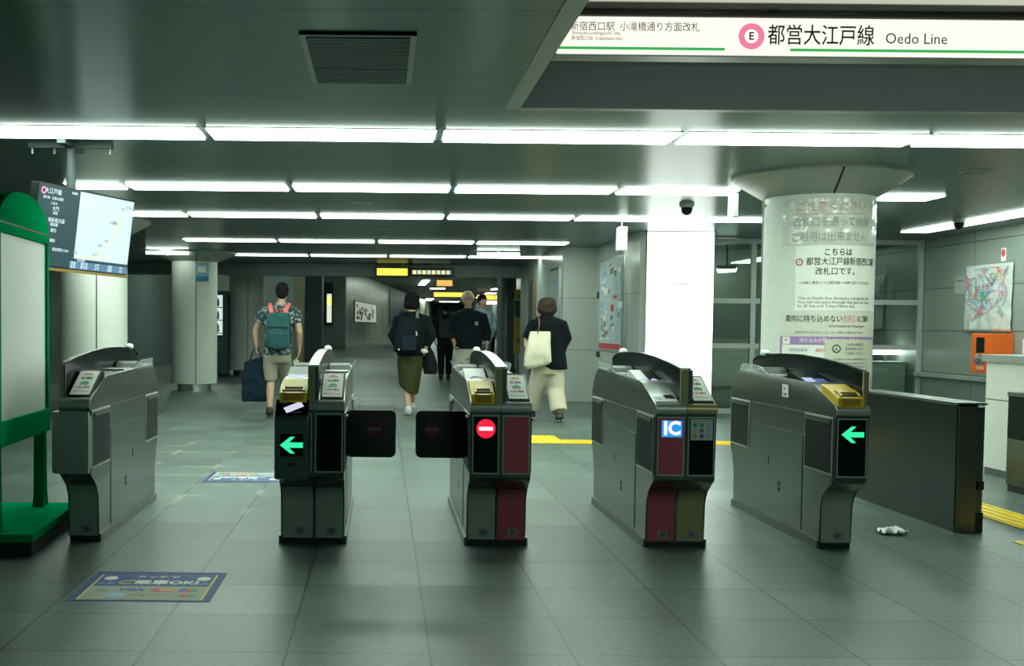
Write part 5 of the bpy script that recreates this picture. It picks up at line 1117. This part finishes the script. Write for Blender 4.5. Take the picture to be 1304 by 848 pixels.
b = MB(); b.rings([[(cx + rx * math.cos(6.28319 * i / 18), ry * math.sin(6.28319 * i / 18), z) for i in range(18)] for z, cx, rx, ry in ((0.55, 0.03, 0.08, 0.05), (0.58, 0.03, 0.10, 0.07), (0.70, 0.02, 0.105, 0.075), (0.86, -0.01, 0.08, 0.05), (0.95, -0.035, 0.035, 0.02))])
remesh(b, 'bag_body', mat('black_soft_fabric', (0.010, 0.013, 0.014), 0.8), t, 0.012, 3)
MB().tube([(-0.04, -0.02, 0.94), (-0.055, -0.05, 0.86), (-0.06, -0.10, 0.80)], 0.008, 6).build('bag_strap', M_BLACK, t)
t = empty('crumpled_mask', (0.575, 14.80, 0.865), 'crumpled white face mask held in the right hand of the olive-skirted woman', 'face mask')
b = MB(); b.ell((0, 0, 0), (0.05, 0.03, 0.032)); b.ell((-0.03, 0, 0.012), (0.03, 0.03, 0.025)); remesh(b, 'mask_cloth', M_WHITE, t, 0.006, 2, dispf=lambda c: c.normalized() * noise.noise(c * 60) * 0.010)

# --- white-haired man walking towards the gates
J = dict(head=(-0.005, 0.0, 1.60), neck=(0.0, 0.01, 1.45), hs=1.03,
    torso=[(0.82, 0.0, 0, 0.165, 0.12), (0.95, 0.0, -0.02, 0.18, 0.15), (1.08, 0.0, -0.025, 0.175, 0.15), (1.22, 0.0, 0, 0.175, 0.125), (1.37, 0.0, 0, 0.18, 0.105), (1.42, 0.0, 0, 0.11, 0.08)],
    sh=[(-0.195, 0, 1.36), (0.205, 0, 1.36)], el=[(-0.235, 0.03, 1.10), (0.275, 0.03, 1.12)], wr=[(-0.21, -0.12, 0.98), (0.275, -0.03, 0.965)],
    hd=[(0.05, -0.5, -0.7), (-0.05, -0.2, -1)], curl=(0.8, 0.7),
    hip=[(-0.09, 0, 0.84), (0.09, 0, 0.84)], kn=[(-0.10, -0.14, 0.48), (0.10, 0.02, 0.47)], an=[(-0.10, -0.22, 0.09), (0.11, 0.22, 0.12)], toe=[(-0.1, -1, 0), (0.1, -1, 0)])
t, Pf, R, f, r = person('person', 'white-haired man with glasses in a navy long-sleeved polo shirt, walking towards the gates', (1.25, 16.0, 0), (0.05, -1), J, skin=mat('skin_ruddy', (0.46, 0.25, 0.18), 0.5))
hair(t, Pf, R, mat('hair_white', (0.58, 0.58, 0.52), 0.7), 'receding', 1.03)
M_POLO = mat('navy_polo', (0.004, 0.009, 0.012), 0.85)
sh_ = cloth(t, 'polo_shirt', M_POLO, [[(0.885, 0.0, -0.02, 0.200, 0.165), (0.98, 0.0, -0.025, 0.208, 0.175), (1.10, 0.0, -0.02, 0.205, 0.172), (1.24, 0.0, 0, 0.202, 0.148), (1.36, 0.0, 0, 0.20, 0.125), (1.425, 0.0, 0, 0.12, 0.095), (1.455, 0.0, 0, 0.075, 0.075)]],
      [([(-0.1, 0, 1.36), (-0.195, 0, 1.345), (-0.24, 0.03, 1.10), (-0.215, -0.09, 1.01)], [0.085, 0.08, 0.066, 0.05]), ([(0.1, 0, 1.36), (0.205, 0, 1.345), (0.28, 0.03, 1.12), (0.277, -0.02, 0.99)], [0.085, 0.08, 0.066, 0.05])])
cloth(t, 'collar', M_POLO, [[(1.435, 0.0, 0.0, 0.092, 0.088), (1.47, 0.0, 0.005, 0.072, 0.070)]], vox=0.010)
MB().box(0.085, 0.135, -0.152, -0.138, 1.22, 1.275, bev=0.003).build('chest_badge', mat('badge_pale', (0.16, 0.20, 0.20), 0.7), t)
for z in (1.40, 1.34, 1.28): MB().ell((0, -0.137 - (1.40 - z) * 0.12, z), (0.007, 0.005, 0.007), seg=8, rg=6).build('button', M_BLACKG, t)
cloth(t, 'trousers', mat('pale_chinos', (0.46, 0.45, 0.38), 0.85), [[(0.93, 0, -0.01, 0.178, 0.145), (0.80, 0, 0, 0.188, 0.14), (0.74, 0, 0, 0.182, 0.13)]],
      [([(-0.09, 0, 0.80), (-0.10, -0.10, 0.50), (-0.10, -0.17, 0.13)], [0.11, 0.085, 0.068]), ([(0.09, 0, 0.80), (0.10, 0.03, 0.48), (0.11, 0.19, 0.16)], [0.11, 0.085, 0.068])])
shoes(t, J['an'], J['toe'], mat('brown_shoe', (0.05, 0.035, 0.025), 0.5))
Mg = Matrix.Translation(Pf(0, 0.098, 0.006)) @ R.to_4x4() @ Matrix.Rotation(math.pi / 2, 4, 'X')
gl_ = MB()
for s in (-1, 1): gl_.ring(Mg, 0.021, 0.025, 0.003, n=18, cx=s * 0.033)
gl_.box(-0.010, 0.010, -0.002, 0.002, 0, 0.003, Mg)
for s in (-1, 1): gl_.tube([Pf(s * 0.058, 0.096, 0.008), Pf(s * 0.078, 0.06, 0.008), Pf(s * 0.080, -0.01, 0.004)], 0.002, 6)
gl_.build('glasses', M_BLACKG, t)

# --- woman with the cream tote
J = dict(head=(-0.03, 0.02, 1.465), neck=(-0.03, 0.0, 1.33), hs=0.98,
    torso=[(0.74, 0.0, 0, 0.16, 0.11), (0.90, 0.0, 0, 0.16, 0.11), (1.02, -0.01, 0, 0.15, 0.10), (1.15, -0.02, 0, 0.155, 0.10), (1.26, -0.03, 0, 0.155, 0.09), (1.31, -0.03, 0, 0.095, 0.07)],
    sh=[(-0.20, 0, 1.25), (0.15, 0, 1.25)], el=[(-0.285, 0.0, 1.03), (0.245, 0.0, 1.05)], wr=[(-0.265, -0.05, 0.83), (0.165, 0.12, 0.90)],
    hd=[(0.05, 0.0, -1), (-0.4, 0.3, -0.7)], curl=(1.0, 0.6),
    hip=[(-0.09, 0, 0.72), (0.08, 0, 0.72)], kn=[(-0.15, 0.10, 0.42), (0.09, 0.04, 0.40)], an=[(-0.185, 0.18, 0.105), (0.125, -0.16, 0.095)], toe=[(-0.15, 1, 0), (0.25, 1, 0)])
t, Pf, R, f, r = person('person', 'woman walking away in a loose black top and wide cream trousers', (2.14, 14.1, 0), (-0.1, 1), J)
hair(t, Pf, R, mat('hair_brown', (0.040, 0.028, 0.018), 0.8), 'wavy')
M_BTOP = mat('black_knit', (0.004, 0.007, 0.008), 0.9)
cloth(t, 'loose_top', M_BTOP, [[(0.665, 0.06, 0, 0.19, 0.15), (0.72, 0.04, 0, 0.20, 0.155), (0.95, 0.01, 0, 0.20, 0.145), (1.12, -0.02, 0, 0.195, 0.135), (1.25, -0.03, 0, 0.19, 0.12), (1.32, -0.03, 0, 0.11, 0.09), (1.36, -0.03, 0, 0.08, 0.08), (1.38, -0.03, 0, 0.075, 0.075)]],
      [([(-0.1, 0, 1.25), (-0.2, 0, 1.23), (-0.275, 0, 1.05)], [0.085, 0.085, 0.075]), ([(0.06, 0, 1.25), (0.15, 0, 1.22), (0.225, 0.0, 1.06), (0.175, 0.07, 0.93)], [0.09, 0.10, 0.075, 0.06]), ([(0.10, 0, 1.1), (0.18, 0, 1.04), (0.12, 0, 0.85)], [0.09, 0.085, 0.09])])
cloth(t, 'wide_trousers', mat('cream_linen', (0.56, 0.50, 0.38), 0.85), [[(0.80, 0.0, 0, 0.185, 0.135), (0.66, 0.0, 0, 0.195, 0.14), (0.60, 0.0, 0, 0.18, 0.13)]],
      [([(-0.09, 0.0, 0.68), (-0.145, 0.08, 0.42), (-0.18, 0.16, 0.14)], [0.115, 0.108, 0.085]), ([(0.085, 0.0, 0.68), (0.095, 0.0, 0.40), (0.125, -0.14, 0.13)], [0.115, 0.115, 0.105])], fold=0.008)
shoes(t, J['an'], J['toe'], mat('black_sneaker', (0.02, 0.02, 0.022), 0.6), M_WHITE)
t = empty('tote_bag', (1.975, 13.93, 0), 'cream canvas tote bag with brown straps on the shoulder of the woman in black', 'bag')
b = MB(); b.rings([[(cx + w_ * a + 0.02 * c * 0, d_ * c, z + sl * a) for a, c in ((-1, -0.6), (-0.9, -1), (0.9, -1), (1, -0.6), (1, 0.6), (0.9, 1), (-0.9, 1), (-1, 0.6))] for z, cx, w_, d_, sl in ((0.70, 0.0, 0.13, 0.05, 0.03), (0.74, 0.0, 0.172, 0.075, 0.03), (0.86, 0.0, 0.165, 0.08, 0.02), (1.0, 0.01, 0.145, 0.065, 0.01), (1.15, 0.03, 0.128, 0.03, 0.0))])
remesh(b, 'bag_body', mat('cream_canvas', (0.66, 0.60, 0.46), 0.85), t, 0.010, 3, dispf=lambda c: Vector((0, noise.noise((c.x * 14, 2, c.z * 6)) * 0.014, 0)))
for y, x0 in ((-0.03, 0.0), (0.03, 0.01)): MB().tube([(x0 - 0.01, y, 1.12), (x0 + 0.012, y + 0.0, 1.24), (x0 + 0.01, y + 0.06, 1.335), (x0, y + 0.18, 1.34), (x0 + 0.04, y + 0.24, 1.24), (x0 + 0.07, y + 0.20, 1.10), (x0 + 0.07, y + 0.10, 1.02)], 0.010, 8).build('bag_strap', mat('brown_leather', (0.14, 0.045, 0.03), 0.6), t)

# --- people farther down the hall, in standing or walking poses
def far_person(label, loc, fd, H, mtop, mleg, mhair, style='short', step=0.16, vox=0.014, shoe=None, extra=None):
    s = H / 1.72; fv = Vector((fd[0], fd[1], 0)).normalized(); rv = Vector((fv.y, -fv.x, 0))
    q = lambda x, y, z: tuple((rv * x + fv * y) * s + Vector((0, 0, z * s)))
    sides = (-1, 1); left_first = sides if rv.x > 0 else (1, -1)
    J = dict(head=q(0, 0.02, 1.60), neck=q(0, 0, 1.45), hs=s,
        torso=[(z * s, 0.0, 0.0, rx * s, ry * s) for z, rx, ry in ((0.82, 0.15, 0.105), (1.02, 0.14, 0.10), (1.2, 0.165, 0.11), (1.36, 0.17, 0.10), (1.42, 0.10, 0.08))],
        sh=[q(a * 0.185, 0, 1.36) for a in left_first], el=[q(a * 0.235, -0.04 * a * 1.0, 1.10) for a in left_first], wr=[q(a * 0.23, 0.08 * a + 0.04, 0.88) for a in left_first],
        hip=[q(a * 0.085, 0, 0.84) for a in left_first], kn=[q(a * 0.09, step * 0.5 * a + 0.05, 0.47) for a in left_first], an=[q(a * 0.09, step * a, 0.09) for a in left_first], toe=[tuple(fv)] * 2)
    t, Pf, R, f, r = person('person', label, loc, fd, J, vox)
    hair(t, Pf, R, mhair, style, s)
    cloth(t, 'top', mtop, [[(z * s, 0, 0, rx * s, ry * s) for z, rx, ry in ((0.80, 0.18, 0.135), (1.0, 0.178, 0.13), (1.2, 0.195, 0.135), (1.36, 0.19, 0.12), (1.43, 0.11, 0.09), (1.46, 0.075, 0.075))]],
          [([q(a * 0.1, 0, 1.36), q(a * 0.19, 0, 1.345), q(a * 0.238, -0.04 * a, 1.10), q(a * 0.23, 0.06 * a + 0.03, 0.94)], [0.085 * s, 0.08 * s, 0.066 * s, 0.05 * s]) for a in sides], vox=0.014)
    cloth(t, 'trousers', mleg, [[(0.86 * s, 0, 0, 0.168 * s, 0.125 * s), (0.76 * s, 0, 0, 0.18 * s, 0.13 * s), (0.70 * s, 0, 0, 0.17 * s, 0.12 * s)]],
          [([q(a * 0.085, 0, 0.78), q(a * 0.09, step * 0.5 * a + 0.05, 0.47), q(a * 0.09, step * a, 0.12)], [0.105 * s, 0.08 * s, 0.065 * s]) for a in sides], vox=0.014)
    shoes(t, J['an'], J['toe'], shoe or M_BLACK)
    return t
HB = mat('hair_dark_far', (0.010, 0.010, 0.010), 0.8)
far_person('man in dark clothes walking away far behind, left of the white-haired man', (1.42, 24.7, 0), (0.0, 1), 1.74, mat('dark_charcoal', (0.016, 0.022, 0.020), 0.85), mat('dark_denim', (0.010, 0.013, 0.018), 0.85), HB)
t = empty('backpack', (1.42, 24.5, 0), 'dark olive backpack on the man in dark clothes far behind', 'backpack')
b = MB(); b.box(-0.15, 0.15, -0.13, 0.06, 0.93, 1.38, bev=0.05); remesh(b, 'pack', mat('dark_olive_nylon', (0.022, 0.028, 0.022), 0.7), t, 0.014, 4)
MB().box(-0.11, 0.11, -0.155, -0.125, 0.95, 1.15, bev=0.012).build('front_pocket', mat('olive_nylon', (0.028, 0.032, 0.026), 0.7), t)
for s in (-1, 1): MB().tube([(s * 0.09, -0.02, 1.33), (s * 0.10, 0.06, 1.46), (s * 0.11, 0.20, 1.47), (s * 0.12, 0.34, 1.35)], 0.022, 8).build('strap', M_BLACK, t)
far_person('tall dark-haired man in a light blue shirt, half hidden behind the white-haired man', (1.99, 22.0, 0), (0.5, -1), 1.84, mat('light_blue_cotton', (0.26, 0.36, 0.40), 0.8), mat('grey_trousers', (0.09, 0.10, 0.10), 0.8), HB)
far_person('distant person in an open dark jacket over white, near the round grey post', (4.45, 45.0, 0), (0.0, -1), 1.66, mat('dark_jacket_far', (0.02, 0.025, 0.028), 0.85), mat('black_trousers_far', (0.012, 0.014, 0.016), 0.85), HB)
far_person('most distant person in grey, between the olive-skirted woman and the dark-clothed man', (2.2, 52.0, 0), (0.2, -1), 1.66, mat('grey_top_far', (0.22, 0.25, 0.24), 0.85), mat('charcoal_far', (0.04, 0.045, 0.045), 0.85), HB)
